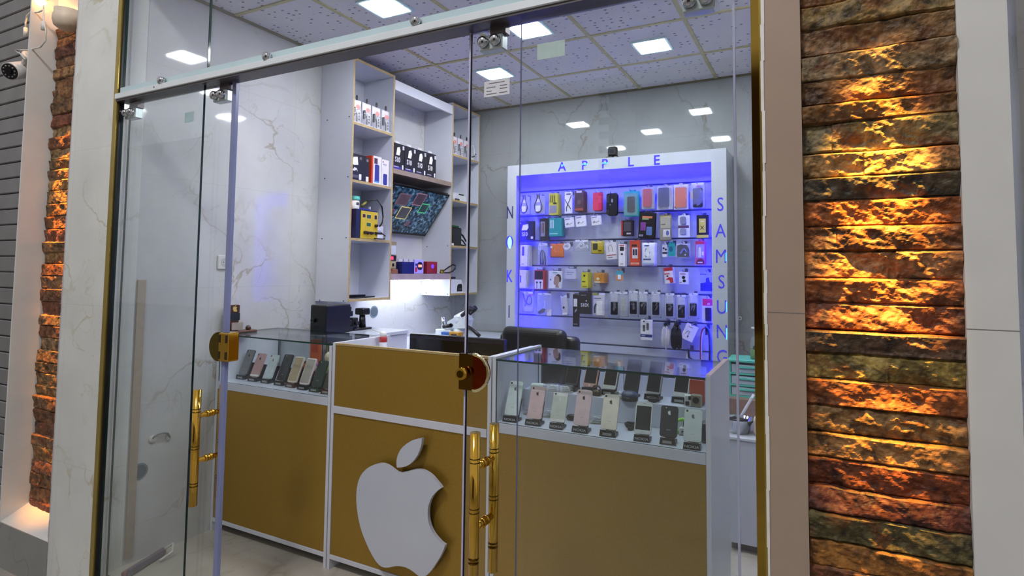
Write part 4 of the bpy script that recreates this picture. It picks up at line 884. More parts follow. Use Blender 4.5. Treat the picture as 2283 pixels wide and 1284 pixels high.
pack('headphone_box', 'white box with a picture of a face in profile, fourth row', 'headphone box', (1223, 604, 1252, 643), 'box', '#dfe0e6', [('p', 'hair_picture', '#2a2226', [(.56, .76), (.75, .84), (.93, .76), (.98, .56), (.92, .36), (.84, .36), (.80, .6), (.6, .68)]), ('p', 'face_picture', '#a98a7e', [(.42, .48), (.46, .66), (.6, .74), (.8, .66), (.84, .4), (.74, .22), (.82, .05), (.5, .05), (.56, .18), (.42, .24), (.38, .36)]), ('r', 'print_line', '#6fb0a0', .3, .88, .7, .93), ('o', 'ear_bud', '#8d8b90', .16, .5, .07, .06)], .02)
pack('adapter_box', 'pale lilac adapter box beside the face box, fourth row', 'adapter box', (1260, 599, 1284, 622), 'box', '#c2c4dc', [('r', 'print_line', '#8f92b4', .15, .6, .8, .68), ('r', 'print_line', '#8f92b4', .15, .4, .6, .46)], .03)
pack('cable_box', 'bright yellow box with a black dot, fourth row', 'cable box', (1296, 607, 1311, 642), 'box', '#cfc832', [('o', 'black_dot', '#1e1c16', .45, .78, .16, .07), ('r', 'printed_band', '#3a3718', .1, .36, .6, .44), ('r', 'print_line', '#6d6820', .15, .06, .85, .12)], .04, 'yellow dot boxes', ['yellow box hanging behind the one with the black dot'])
pack('charger_box', 'amber orange charger box with a dark top, fourth row', 'charger box', (1324, 608, 1347, 631), 'box', '#c4863a', [('r', 'white_foot', '#d4cdc4', .03, .02, .62, .16), ('o', 'plug_picture', '#e4d4b8', .4, .42, .14, .14), ('r', 'print_line', '#8a5a22', .7, .8, .9, .88)], .039, 'amber boxes', ['dark and red topped box hanging behind the amber orange one'])
pack('card_pack', 'tiny teal and orange card hanging alone, fourth row', 'card pack', (1373, 603, 1389, 626), 'card', '#c98f6a', [('r', 'teal_top', '#4f9fb4', 0, .55, 1, .98), ('c', 'white_article', '#e4e4ec', .3, .15, .7, .6, .004, .005)])
pack('cable_box', 'red and white tilted box pair, fourth row right', 'cable box', (1481, 596, 1501, 632), 'box', '#d8d4dc', [('r', 'red_top', '#b22e3c', 0, .78, 1, 1), ('p', 'red_swirl', '#bb3340', [(.1, .25), (.5, .4), (.95, .35), (.95, .05), (.6, .02), (.5, .22)]), ('r', 'red_band', '#b22e3c', .0, .58, .6, .64), ('o', 'dark_picture', '#4a3440', .35, .46, .12, .05)], .02, 'red white boxes', ['red box hanging behind the red and white tilted one'], tilt=-.10)
pack('earphone_box', 'white box with two black blobs, fourth row right', 'earphone box', (1514, 606, 1535, 634), 'box', '#dadae8', [('o', 'black_picture', '#191920', .48, .55, .18, .13), ('o', 'black_picture', '#191920', .55, .28, .18, .12), ('r', 'print_line', '#9c6a70', .1, .8, .7, .87), ('r', 'print_line', '#a07a7a', .05, .14, .3, .2)], .02)
pack('poster_card', 'blue lit picture card in the fourth row beside the letter column', 'picture card', (1561, 607, 1592, 651), 'card', '#8f9ad8', [('p', 'dark_picture', '#2b2c78', [(.02, .05), (.98, .05), (.98, .45), (.7, .5), (.62, .75), (.42, .7), (.4, .48), (.02, .45)]), ('r', 'print_line', '#4a3f7e', .0, .88, .45, .92)], .01)
# ---- row 5
pack('cable_pack', 'clear pack with a twisted black cable and pink-red header, fifth row', 'cable pack', (1164, 652, 1190, 696), 'bag', '#cccccc', [('r', 'red_header', '#b3325c', .5, .84, .95, 1.0), ('l', 'cable', '#1c1a3c', .005, [(.1, .95), (.25, .55), (.6, .35), (.85, .5), (.8, .8), (.5, .85), (.35, .5), (.25, .3)]), ('r', 'paper_insert', '#c9cbe2', .2, .04, .85, .3)], .02)
pack('adapter_pack', 'large clear bag with a dark plug and a small white adapter, fifth row', 'adapter pack', (1196, 655, 1231, 704), 'bag', '#cccccc', [('p', 'dark_plug', '#26242e', [(.05, .14), (.4, .34), (.58, .3), (.5, .16), (.2, .06)]), ('c', 'white_adapter', '#d6d4e2', .7, .02, .98, .3, .012, .005), ('l', 'white_cable', '#e2e2ea', .003, [(.5, .7), (.55, .45), (.45, .35)])], .03)
pack('adapter_pack', 'narrow tilted clear sachet with a small black chip, fifth row', 'adapter pack', (1251, 659, 1266, 703), 'film', '#bdbccf', [('o', 'black_chip', '#1d1d28', .4, .4, .16, .07), ('r', 'paper_tab', '#dedee8', .1, .03, .8, .14)], .014, tilt=-.12)
pack('battery_pack', 'long narrow black box reaching lower than its neighbours, fifth row', 'box', (1277, 656, 1291, 728), 'box', '#1d1c24', [('r', 'white_picture', '#d6d5de', .12, .62, .7, .86), ('p', 'plug_picture', '#a9a8b4', [(.3, .42), (.65, .5), (.65, .56), (.35, .5)]), ('r', 'print_line', '#8c8a98', .15, .06, .75, .09)], .014)
pack('charger_box', 'black charger box with white lettering beside the long narrow box, fifth row', 'charger box', (1291, 651, 1317, 700), 'box', '#22222b', [('t', 'lettering', '#d9d8e2', 'S10X', .5, .40, .16, .8), ('o', 'white_dot', '#d9d8e2', .62, .6, .05, .03), ('r', 'print_line', '#8c8a98', .15, .84, .6, .87)], .03)
pack('cable_pack', 'white sachet with an olive header and dark cable, fifth row', 'cable pack', (1322, 653, 1349, 706), 'film', '#c9c7d2', [('r', 'olive_header', '#9c9a5a', .0, .9, .5, 1.0), ('l', 'cable', '#3a3946', .006, [(.2, .15), (.15, .4), (.3, .55)]), ('r', 'paper_insert', '#e2e0e8', .32, .08, .8, .66), ('r', 'print_line', '#6f6f9c', .1, .76, .7, .8)], .016)
BAT = [(1370, 681, 'first black battery blister after the white sachet'), (1412.5, 679.5, 'black battery blister right of the grey handset blister'), (1434, 681, 'black battery blister, second after the grey handset blister'), (1462.5, 681.5, 'black battery blister above the white cable box'), (1493.5, 684.5, 'black battery blister above the white cable hank'), (1519.5, 688, 'black battery blister above the black cable hank'), (1546, 684, 'black battery blister beside the red topped pack, end of the run')]
for k, (u, v, lb) in enumerate(BAT):
    pack('battery_pack', lb + ', fifth row', 'battery pack', (u - 12, v - 29, u + 12, v + 27), 'bag', '#cccccc', [('c', 'battery', '#1f1f2b', .18, .12, .82, .62, .012, .006), ('r', 'printed_label', '#c2c2d0', .4, .5, .72, .56), ('r', 'white_header', '#d4d4e4', .2, .66, .8, .92)], .02, 'battery blisters')
pack('handset_pack', 'grey small handset in a clear blister, second after the white sachet, fifth row', 'handset pack', (1377, 652, 1401, 706), 'bag', '#cccccc', [('c', 'handset', '#b4b2b4', .28, .26, .76, .76, .010, .006), ('o', 'dark_dial', '#2a2a32', .52, .6, .12, .06), ('o', 'dark_dial', '#2a2a32', .52, .7, .10, .04)], .02)
pack('battery_pack', 'red topped pack with a black battery, beside the letter column, fifth row', 'battery pack', (1565, 665, 1592, 720), 'card', '#cdcbe0', [('r', 'red_header', '#c32f48', .05, .7, .98, .98), ('c', 'battery', '#1f1f2b', .3, .08, .78, .62, .012, .006), ('r', 'printed_label', '#c2c2d0', .5, .5, .72, .55), ('t', 'lettering', '#f0e6ea', 'All', .55, .77, .07)], .012)
# ---- row 6 and 7
pack('cable_box', 'white box with two plug pictures and a navy foot, sixth row', 'cable box', (1428, 713, 1454, 758), 'box', '#dddde6', [('r', 'navy_foot', '#2c3c74', 0, .14, 1, .28), ('c', 'plug_picture', '#55565f', .2, .42, .4, .74, .001, .004), ('c', 'plug_picture', '#55565f', .52, .5, .72, .84, .001, .004), ('r', 'print_line', '#9aa2c8', .1, .18, .4, .24), ('o', 'dot_picture', '#33333c', .3, .92, .07, .04)], .03)
def hank(label, px, col, seed, n=7, r=.004, y=YP, spread=1.0):
    x, z, w, h = W2(px, y); rng = random.Random(seed); t = thing('cable_hank', label, 'cable', (x, y, z))
    for k in range(n):
        u = (k / (n - 1) - .5) * w * .8 * spread; v0 = h * .46; v1 = -h * rng.uniform(.3, .5)
        pts = [(u * .3, .02, v0), (u * .9, .005 - .01 * rng.random(), h * .2), (u * 1.1, -.004, -h * .1), (u, 0, v1), (u * .4, .006, v1 - .012)]
        b = MB(); b.tube(pts, r * rng.uniform(.8, 1.2), M(col, .4)); b.build('cable', None, t)
    b = MB(); b.box(-w * .2, -.002, h * .38, w * .2, .024, h * .5, M('#2a2a34', .5)); b.build('hang_tie', None, t)
    hook((x, z + h * .5 - .004), y); return t
hank('hank of white charging cables hanging beside the black cables, sixth row', (1474, 719, 1494, 776), '#c9c6cf', 3, 8, .006)
hank('thick bundle of black cables, sixth row', (1496, 719, 1520, 776), '#15151b', 5, 10, .008)
pack('adapter_box', 'white adapter box hanging strongly tilted, sixth row', 'adapter box', (1523, 724, 1551, 760), 'box', '#dcd9d6', [('l', 'cable', '#8c8a88', .0016, [(.2, .3), (.3, .6), (.5, .6), (.45, .25)]), ('o', 'plug_picture', '#3c3c44', .5, .25, .05, .07), ('r', 'print_line', '#a09e9c', .2, .84, .6, .88)], .04, tilt=.42)
pack('wrist_cable', 'red and dark looped lanyard cable by the letter column, sixth row', 'cable', (1559, 728, 1590, 806), 'bare', '#dddddd', [('l', 'red_cable', '#8a2233', .005, [(.08, .0), (.08, .6), (.2, .9), (.45, .98), (.62, .9)]), ('l', 'white_cable', '#c9c9e0', .004, [(.16, .0), (.16, .6), (.26, .86), (.45, .92)]), ('l', 'dark_cable', '#1f1a2e', .007, [(.74, .0), (.76, .6), (.66, .88), (.5, .96)]), ('l', 'blue_cable', '#3f6fd0', .004, [(.86, .0), (.9, .5), (.8, .85), (.55, 1.0)]), ('r', 'black_holder', '#1b1b24', .46, .76, .6, .96, .012)])
pack('car_adapter', 'small black plug with a white ring, low on the board', 'adapter', (1527, 778, 1547, 806), 'bare', '#dddddd', [('l', 'plug_body', '#16161c', .008, [(.4, 1.0), (.42, .6), (.5, .3)]), ('l', 'white_ring', '#dcdcec', .004, [(.2, .3), (.25, .6), (.45, .62), (.5, .3), (.35, .1), (.2, .3)]), ('l', 'plug_tail', '#16161c', .006, [(.5, .3), (.75, .25), (.95, .1)])])

# ================================================================== THINGS ON THE LEFT WALL SHELVES (facing +x)
def X2(px, x):
    a = onx(px[0], (px[1] + px[3]) / 2, x); b_ = onx(px[2], (px[1] + px[3]) / 2, x); c = onx((px[0] + px[2]) / 2, px[1], x); d = onx((px[0] + px[2]) / 2, px[3], x)
    return (a.y + b_.y) / 2, (c.z + d.z) / 2, abs(b_.y - a.y), abs(c.z - d.z)
def shelf_box(name, label, cat, y0, y1, zb, h, col, decor=(), depth=.06, x=XF - .02, group=None):
    w = y1 - y0; t = thing(name, label, cat, (x, (y0 + y1) / 2, zb + h / 2), PI / 2, group); m = M(col, .35)
    b = MB(); b.box(-w / 2, 0, -h / 2, w / 2, depth, h / 2, m, .0015); b.build('box_body', m, t); decorate(t, w, h, decor); return t
CP = [('r', 'header_panel', '#dcd6dc', .08, .62, .98, .96), ('o', 'pink_label', '#d98a86', .68, .72, .24, .10), ('c', 'earpiece', '#17171c', .12, .28, .28, .66, .012, .006), ('l', 'cable', '#17171c', .004, [(.2, .3), (.3, .44), (.5, .46), (.56, .3), (.54, .04)]), ('r', 'strip_print', '#e2dee4', .6, .04, .98, .58), ('o', 'dot_picture', '#3c3440', .8, .46, .08, .05), ('o', 'dot_picture', '#3c3440', .8, .33, .08, .05), ('o', 'dot_picture', '#3c3440', .8, .2, .08, .05), ('r', 'red_foot', '#8f262c', .58, 0, 1, .06), ('l', 'hang_loop', '#15151a', .004, [(.45, 1.0), (.42, 1.14), (.5, 1.2), (.56, 1.14), (.52, 1.0)])]
def headset_pack(y, label, zb=2.5085, x=XF - .03, w=.088, h=.165):
    t = thing('headset_pack', label, 'headset pack', (x, y, zb + h / 2), PI / 2, 'clear headset packs')
    b = MB(); b.box(-w / 2, .0, -h / 2, w / 2, .004, h / 2, M('#b9b6c4', .3)); b.box(-w / 2, -.022, -h / 2, w / 2, .004, -h / 2 + .006, M('#c9c6d0', .3)); b.build('backing_card', None, t)
    decorate(t, w, h, CP); b = MB(); b.box(-w / 2 + .002, -.024, -h / 2 + .0065, w / 2 - .002, -.0135, h * .08, BLISTER); b.build('clear_bubble', BLISTER, t)
for k, (y, lb) in enumerate(((2.985, 'headset pack first on the top shelf of the near wall cabinet'), (3.085, 'headset pack second on the top shelf of the near wall cabinet'), (3.185, 'headset pack third on the top shelf of the near wall cabinet'), (3.285, 'headset pack fourth on the top shelf, beside the bridging board'))): headset_pack(y, lb)
for y, lb in ((4.185, 'headset pack first on the top shelf of the corner cabinet'), (4.285, 'headset pack second on the top shelf of the corner cabinet'), (4.385, 'headset pack third on the top shelf of the corner cabinet')): headset_pack(y, lb)
t = shelf_box('adapter_pack', 'white patterned adapter pack at the end of the corner cabinet top shelf', 'adapter pack', 4.44, 4.545, 2.5085, .15, '#b9bac4', [('l', 'cable', '#e6e6ee', .006, [(.3, .9), (.55, .7), (.5, .4), (.8, .3)]), ('l', 'cable', '#2c2c34', .005, [(.2, .2), (.5, .25), (.85, .45)]), ('r', 'paper_tab', '#e4e4ea', .1, .04, .5, .14)], .02)
WB = [('p', 'plug_picture', '#e4e2e6', [(.06, .60), (.12, .86), (.40, .90), (.46, .60), (.18, .56)]), ('p', 'plug_picture', '#d9d6dc', [(.08, .36), (.2, .48), (.36, .46), (.44, .34), (.34, .40), (.2, .34)]), ('o', 'round_badge', '#6d6870', .62, .86, .08, .06), ('c', 'bottle_picture', '#e6e4e8', .52, .04, .68, .26, .001, .004), ('r', 'print_line', '#56505a', .08, .1, .45, .2)]
shelf_box('charger_box', 'large black charger box with a white plug picture, near wall cabinet', 'charger box', 2.942, 3.085, 2.1085, .185, '#1b1a22', WB, .10)
shelf_box('charger_box', 'black charger box tucked behind the large one, beside the orange box', 'charger box', 3.088, 3.128, 2.1085, .180, '#201f28', [('o', 'round_badge', '#6d6870', .5, .88, .3, .06), ('c', 'bottle_picture', '#e6e4e8', .2, .04, .85, .24, .001, .004)], .09, XF - .03)
shelf_box('speaker_box', 'white box with an orange side and a blue bottle speaker picture', 'speaker box', 3.158, 3.246, 2.1085, .205, '#ded9e4', [('c', 'speaker_picture', '#2b3386', .2, .1, .72, .7, .001, .01), ('r', 'dark_picture', '#4a2c44', .12, .72, .5, .92), ('r', 'blue_foot', '#3c8ac4', .15, .07, .72, .12)], .09)
shelf_box('speaker_box', 'second white box with a short blue speaker picture, beside the cabinet side', 'speaker box', 3.250, 3.330, 2.1085, .195, '#dcd6e2', [('c', 'speaker_picture', '#28307c', .2, .04, .72, .46, .001, .01), ('o', 'red_dot', '#8a2c40', .16, .9, .06, .03), ('r', 'print_line', '#a8a2b0', .15, .78, .6, .84)], .085)
o = pbox('orange_side', bpy.data.objects['speaker_box'], -.060, .0, -.1024, -.0442, .09, .100, M('#c9431f', .35), label='orange box side')
# repair cell: red book, power station, jar, boxes
t = thing('red_box', 'slim red upright box with white vertical lettering, beside the yellow power station', 'box', (XF - .06, 2.972, 1.7085), PI / 2)
pbox('box_body', t, -.022, 0, .0, .022, .12, .315, M('#b3242f', .35), .001); text('lettering', 'NAHID', M('#efe3e6', .4), t, (.002, -.0008, .19), .026, rot=(PI / 2, -PI / 2, 0), sx=1.25, bold=.01); pbox('grey_foot', t, -.0222, -.0006, .0, .0222, 0, .085, M('#b3afc4', .4))
t = thing('power_station', 'yellow-fronted repair power station with two green displays, near wall cabinet', 'power supply', (XF - .012, 3.125, 1.7085), PI / 2)
pbox('housing', t, -.125, .006, 0, .085, .20, .205, M('#1b2444', .35), .003)
pbox('yellow_front', t, -.085, -.002, .002, .085, .006, .195, M('#c9ad14', .35), .002, label='yellow front plate')
for (u, z, w, h, c, n) in ((-.058, .160, .013, .012, '#3a1218', 'switch'), (.060, .158, .011, .015, '#241216', 'switch'), (-.010, .158, .02, .013, '#2c4a34', 'display'), (-.010, .102, .02, .013, '#2c5a3a', 'display')):
    f = pbox(n + '_frame', t, u - w - .004, -.0032, z - h - .004, u + w + .004, -.002, z + h + .004, M('#d8c65a', .35)); pbox(n, f, u - w, -.0042, z - h, u + w, -.0032, z + h, M(c, .3))
for (u, z) in ((.062, .098), (-.048, .044), (-.018, .042), (.018, .042)):
    b = MB(); b.cyl((u, -.002, z), (u, -.022, z), .012, M('#2a1412', .4), .009); b.build('knob', None, t)
b = MB(); b.tube([(.062, -.002, .045), (.10, -.03, .044), (.135, -.03, .03), (.140, -.02, .008), (.10, -.02, .005), (.03, -.022, .005)], .0045, BLK); b.cyl((.055, -.002, .045), (.10, -.028, .045), .009, BLK); b.build('probe_cable', None, t)
b = MB(); b.tube([(.02, .06, .265), (.05, .05, .285), (.10, .02, .29), (.128, .0, .24), (.13, -.01, .17), (.115, -.015, .12), (.09, -.015, .095)], .0055, BLK); b.cyl((-.018, .06, .235), (.026, .06, .268), .011, M('#8f8646', .35, .6)); b.build('iron_cable', None, t)
t = thing('cream_jar', 'round white jar with a teal lid on top of the power station', 'jar', (XF - .10, 3.052, 1.9137))
b = MB(); b.lathe([(.001, 0), (.042, 0), (.043, .004), (.043, .066), (.001, .066)], M('#dedcd6', .35)); b.build('jar_body', None, t); b = MB(); b.lathe([(.001, .066), (.046, .066), (.047, .070), (.046, .094), (.001, .096)], M('#4fb7a8', .35)); b.build('lid', None, t, 'teal lid')
pbox('printed_label', t, .0425, -.012, .03, .0438, .012, .05, M('#4a4a48', .4))
t = thing('spray_bottle', 'white bottle standing behind the power station in the wall cabinet', 'bottle', (XF - .16, 3.282, 1.7085))
b = MB(); b.lathe([(.001, 0), (.03, 0), (.031, .01), (.031, .19), (.022, .215), (.012, .225), (.012, .25), (.001, .252)], M('#cfd2dc', .3)); b.build('bottle_body', None, t); b = MB(); b.lathe([(.0315, .06), (.0316, .13)], M('#8c8fae', .4)); b.build('printed_label', None, t)
shelf_box('white_box', 'small white carton right of the yellow power station', 'box', 3.232, 3.318, 1.7085, .105, '#cfcde0', [('r', 'print_line', '#8f8ca8', .15, .6, .7, .66), ('r', 'print_line', '#8f8ca8', .15, .4, .6, .46)], .06, XF - .05)
o = pbox('blue_box', None, -.06, 0, 0, .06, .07, .022, M('#4a48b4', .35), .002); tag(o, 'flat blue box lying on top of the power station behind the jar', 'box', None, (XF - .11, 3.185, 1.9135), PI / 2)
t = thing('tablet', 'black tablet lying flat in the bottom cell of the near wall cabinet', 'tablet', (XF - .10, 3.12, 1.2925), math.radians(8))
pbox('tablet_body', t, -.07, -.115, 0, .07, .115, .010, BLK, .003); pbox('screen', t, -.062, -.10, .0102, .062, .10, .0108, BLKG)
o = pbox('black_tool', None, -.07, -.012, 0, .07, .012, .012, BLK, .003); tag(o, 'thin black tool lying across the tablet in the bottom cell', 'tool', None, (XF - .09, 3.10, 1.3035), math.radians(80))
# bridging shelf: four black charger boxes
for k, (y, wh) in enumerate(((3.445, 'nearest the near cabinet'), (3.585, 'second from the near cabinet'), (3.722, 'third from the near cabinet'), (3.858, 'farthest from the near cabinet'))):
    w = .134; zb = 2.2525; h = .205
    t = thing('charger_box', 'black charger box with white plug picture on the brown shelf, ' + wh, 'charger box', (XF - .028, y, zb + h / 2), PI / 2, 'charger boxes on the brown shelf')
    pbox('box_body', t, -w / 2, 0, -h / 2, w / 2, .09, h / 2, M('#1b1a25', .35), .0015)
    pbox('white_tab', t, -.03, .01, h / 2, .02, .013, h / 2 + .018, M('#d9d7de', .4))
    decorate(t, w, h, [('p', 'plug_picture', '#e8e6ea', [(.28, .56), (.36, .84), (.56, .88), (.64, .74), (.56, .56)]), ('t', 'lettering', '#e8e6ea', 'S10', .40, .38, .19, .75), ('r', 'printed_stub', '#dddde2', .80, .06, .92, .22), ('r', 'blue_foot', ('#3a2f8c', '#33306c', '#2c2a44', '#26252f')[k], .0, .02, .7, .14), ('r', 'printed_label', '#cfcfda', .82, .80, .96, .94), ('r', 'print_line', '#c4c2d6', .08, .10, .5, .13)])
# lower wall shelf: meter, supply, red box
ZL = 1.4625
t = thing('panel_meter', 'tall beige meter with a glowing red readout on the lower wall shelf', 'meter', (XF - .06, 3.425, ZL), PI / 2)
pbox('housing', t, -.060, 0, 0, .060, .10, .245, M('#8c7f6a', .4), .003); pbox('dial_window', t, -.052, -.002, .145, .052, 0, .215, M('#c3cad4', .2)); pbox('readout_frame', t, -.058, -.002, .098, .056, 0, .138, M('#1a1522', .3)); pbox('red_readout', t, -.05, -.003, .106, .020, -.002, .130, M('#ff2a48', .4, 0, .1, 40, 1.8))
pbox('cream_plate', t, -.055, -.002, .045, .050, 0, .092, M('#b3a888', .4)); pbox('black_switch', t, .010, -.006, .056, .028, -.002, .078, BLK); pbox('orange_strip', t, -.06, -.012, .0, .07, 0, .034, M('#8a5a44', .5), .003)
for u in (-.03, -.005):
    b = MB(); b.cyl((u, -.002, .03), (u, -.016, .03), .006, M('#a8241e', .4)); b.build('terminal', None, t)
t = thing('bench_supply', 'dark blue power unit with a lit lilac front and red readout, lower wall shelf', 'power supply', (XF - .015, 3.645, ZL), PI / 2)
pbox('housing', t, -.145, .004, 0, .118, .16, .092, M('#16206a', .35), .002)
pbox('front_plate', t, .0, -.002, .001, .118, .004, .112, M('#8f88e0', .35, 0, .05, 20, .25), .002, label='front plate with a lilac glow put into it'); pbox('side_plate', t, -.145, -.001, .001, 0, .004, .092, M('#131c6a', .35))  # front plate is no lamp; lilac light on it put in as glow
b = MB(); b.prism(rrect(.070, .062, .068, .062, .026), -.004, -.002, M('#14123c', .3)); rd = b.build('readout_window', None, t); pbox('red_readout', rd, .048, -.005, .052, .092, -.004, .072, M('#ff6a5a', .4, 0, .1, 40, 1.8))
pbox('rocker_switch', t, .010, -.006, .014, .030, -.002, .050, M('#a01838', .4, 0, .1, 40, .3))
b = MB(); b.cyl((.02, -.002, .072), (.02, -.016, .072), .009, M('#2c2c8c', .4)); b.build('knob', None, t)
for k in range(4): pbox('paper_slip', t, -.13 + .065 * k, .05, .092, -.085 + .065 * k, .06, .114, M('#cfcad6', .5))
t = thing('red_pulse_box', 'small red box with a blue glowing button on the lower wall shelf', 'power supply', (XF - .03, 3.905, ZL), PI / 2)
pbox('housing', t, -.070, 0, 0, .070, .10, .100, M('#8f2234', .4), .004); b = MB(); b.cyl((.0, -.0005, .060), (0, -.004, .060), .016, M('#4a2af0', .4, 0, .1, 40, 1.6)); b.build('blue_button', None, t)
t = thing('tweezer_cable', 'black and brass probe lead looping past the red box on the shelf end', 'cable', (XF - .01, 4.03, ZL), PI / 2)
b = MB(); b.tube([(-.03, 0, .02), (.02, 0, .03), (.07, -.005, .055), (.12, -.015, .078), (.15, -.02, .070), (.15, -.02, .045), (.11, -.016, .018), (.06, -.01, .008), (0, 0, .008)], .006, BLK); b.build('lead', None, t)
b = MB(); b.cyl((-.04, 0, .012), (.01, 0, .012), .010, M('#8f7a3c', .35, .6)); b.cyl((-.035, 0, .03), (.01, 0, .03), .007, M('#8f7a3c', .35, .6)); b.build('brass_clip', None, t)
# corner cabinet
t = thing('router', 'white curved device on the third shelf of the corner cabinet', 'device', (XF - .08, 4.33, 2.1085), PI / 2)
b = MB(); b.prism([(-.06, 0), (.14, 0), (.15, .03), (.13, .07), (.05, .085), (-.05, .08), (-.07, .05)], 0, .09, M('#d2d4da', .3)); b.build('device_body', None, t); pbox('dark_band', t, .02, -.002, .066, .10, 0, .078, DGREY); pbox('dark_base', t, -.04, -.003, .004, .03, 0, .03, DGREY)
o = pbox('white_stand', None, -.022, 0, 0, .022, .05, .16, M('#dcdce2', .3), .004); tag(o, 'upright white stand beside the curved device in the corner cabinet', 'stand', None, (XF - .09, 4.20, 2.1085), PI / 2)
t = thing('black_transformer', 'black boxy transformer with cables and a green clip, corner cabinet', 'transformer', (XF - .05, 4.27, 1.7085), PI / 2)
pbox('housing', t, -.12, 0, 0, .085, .12, .165, BLK, .004); pbox('green_clip', t, -.02, .02, .165, .08, .06, .185, M('#1d4a30', .4), .004); pbox('front_lip', t, -.05, -.003, .01, .083, 0, .155, DGREY)
b = MB(); b.tube([(-.11, .04, .12), (-.09, .03, .20), (-.05, .03, .195), (-.03, .04, .16)], .006, BLK); b.tube([(.085, .03, .13), (.14, .02, .10), (.20, .0, .02), (.19, -.006, .006), (.12, -.006, .007), (.09, .0, .012)], .008, BLK); b.tube([(.085, .03, .08), (.13, .01, .05), (.165, 0, .012)], .007, BLK); b.build('cable', None, t)
o = pbox('white_plug', None, -.03, 0, 0, .03, .02, .02, M('#d9d9de', .3), .004); tag(o, 'small white plug lying before the black transformer', 'plug', None, (XF - .022, 4.175, 1.7085), PI / 2)
t = thing('label_printer', 'white rounded machine with a dark opening in the bottom cell of the corner cabinet', 'printer', (XF - .05, 4.28, 1.2925), PI / 2)
b = MB(); b.prism([(-.13, 0), (.12, 0), (.12, .07), (.09, .115), (-.09, .12), (-.13, .10)], 0, .16, M('#dfe0ea', .3)); b.build('housing', None, t); b = MB(); b.prism([(.02, .012), (.105, .012), (.10, .07), (.085, .078), (.04, .076), (.025, .06)], -.003, 0, BLK); b.build('paper_slot', None, t); pbox('slot_tray', t, .03, -.006, .03, .098, -.003, .036, M('#6c6870', .4))
o = pbox('black_pen', None, -.09, 0, 0, .09, .014, .022, M('#23203a', .35), .006); tag(o, 'thick black pen lying on top of the white rounded machine', 'pen', None, (XF - .08, 4.24, 1.4135), PI / 2)

# ================================================================== ON THE COUNTERS
ZG = 1.1132
t = thing('desk_ornament', 'brown stepped desk ornament with a gold fruit emblem on the left showcase', 'ornament', (-3.072, 2.312, ZG), math.radians(80))
pbox('base', t, -.095, -.035, 0, .075, .035, .014, M('#5a3a30', .35), .004)
pbox('upright', t, -.085, -.005, .014, -.025, .025, .165, M('#5a3420', .35), .002); pbox('dark_card', t, -.080, -.010, .075, -.022, -.005, .118, M('#1e2630', .3)); pbox('brown_card', t, -.082, -.008, .120, -.024, -.005, .163, M('#4a2c1c', .3))
pbox('silver_card', t, -.072, -.020, .018, -.006, -.012, .062, M('#9c938c', .3), .001)
def fruit(name, parent, cx, cz, s, m, y, rot=None):
    pts = [(((a - 645) / 700), ((930 - b_) / 700)) for a, b_ in body][::2]; lf = [(((a - 645) / 700), ((930 - b_) / 700)) for a, b_ in leaf][::3]
    b = MB(); b.prism([(cx + u * s, cz + v * s) for u, v in pts], y - .0008, y, m); b.prism([(cx + u * s, cz + v * s) for u, v in lf], y - .0008, y, m); return b.build(name, m, parent)
fruit('gold_emblem', t, -.052, .139, .030, M('#d9c27a', .3, .5), -.0085)
b = MB(); b.sph((.035, 0, .024), .016, M('#4a3028', .3)); b.build('ball_foot', None, t)
# repair bench along the left wall
t = thing('work_bench', 'white repair bench along the left wall below the cabinets', 'bench', (0, 0, 0))
pbox('bench_top', t, XL + .002, 3.24, .902, -2.42, 4.60, .93, WHITE_G, .002); pbox('bench_front', t, -2.46, 3.26, .0, -2.442, 4.58, .902, WHITE); pbox('bench_side', t, XL + .002, 3.242, 0, -2.46, 3.258, .902, WHITE)
t = thing('side_cabinet', 'white cabinet behind the left showcase carrying the large black device', 'cabinet', (0, 0, 0))
pbox('cabinet_top', t, XL + .002, 2.632, 1.055, -2.56, 3.225, 1.078, WHITE_G, .002); pbox('cabinet_body', t, XL + .002, 2.64, 0, -2.57, 3.22, 1.055, WHITE)
ZB_ = 1.0782; ZM = .9302
t = thing('black_projector', 'large black box-shaped device on the white side cabinet under the near wall cabinet', 'device', (-2.86, 2.79, ZB_), 0)
pbox('housing', t, -.07, -.10, 0, .07, .115, .185, BLK, .006); pbox('side_knob', t, -.05, -.118, .075, -.02, -.10, .10, BLK, .004)
b = MB()
for zz, r in ((.15, .03), (.12, .045), (.06, .04), (.02, .05)): b.box(-.05, .115, zz - .0195, .05, .115 + r, zz + .016, BLK, .004)
b.build('lens_carriage', None, t)
t = thing('digital_microscope', 'black short-column microscope camera beside the large black device', 'microscope', (-2.86, 3.055, ZB_), 0)
pbox('base', t, -.05, -.09, 0, .05, .08, .014, BLK, .003); b = MB(); b.cyl((0, .035, .014), (0, .035, .10), .026, BLK, .020); b.build('column', None, t); pbox('head', t, -.04, .0, .10, .04, .07, .145, BLK, .006); pbox('focus_block', t, -.03, -.085, .014, .03, -.035, .085, BLK, .004); b = MB(); b.cyl((.03, -.06, .05), (.05, -.06, .05), .014, BLK); b.build('focus_knob', None, t)
p = ony(869, 735, 2.52)
t = thing('spray_can', 'slim white spray can with a red band behind the reception counter', 'spray can', (-2.175, 2.52, .9435))
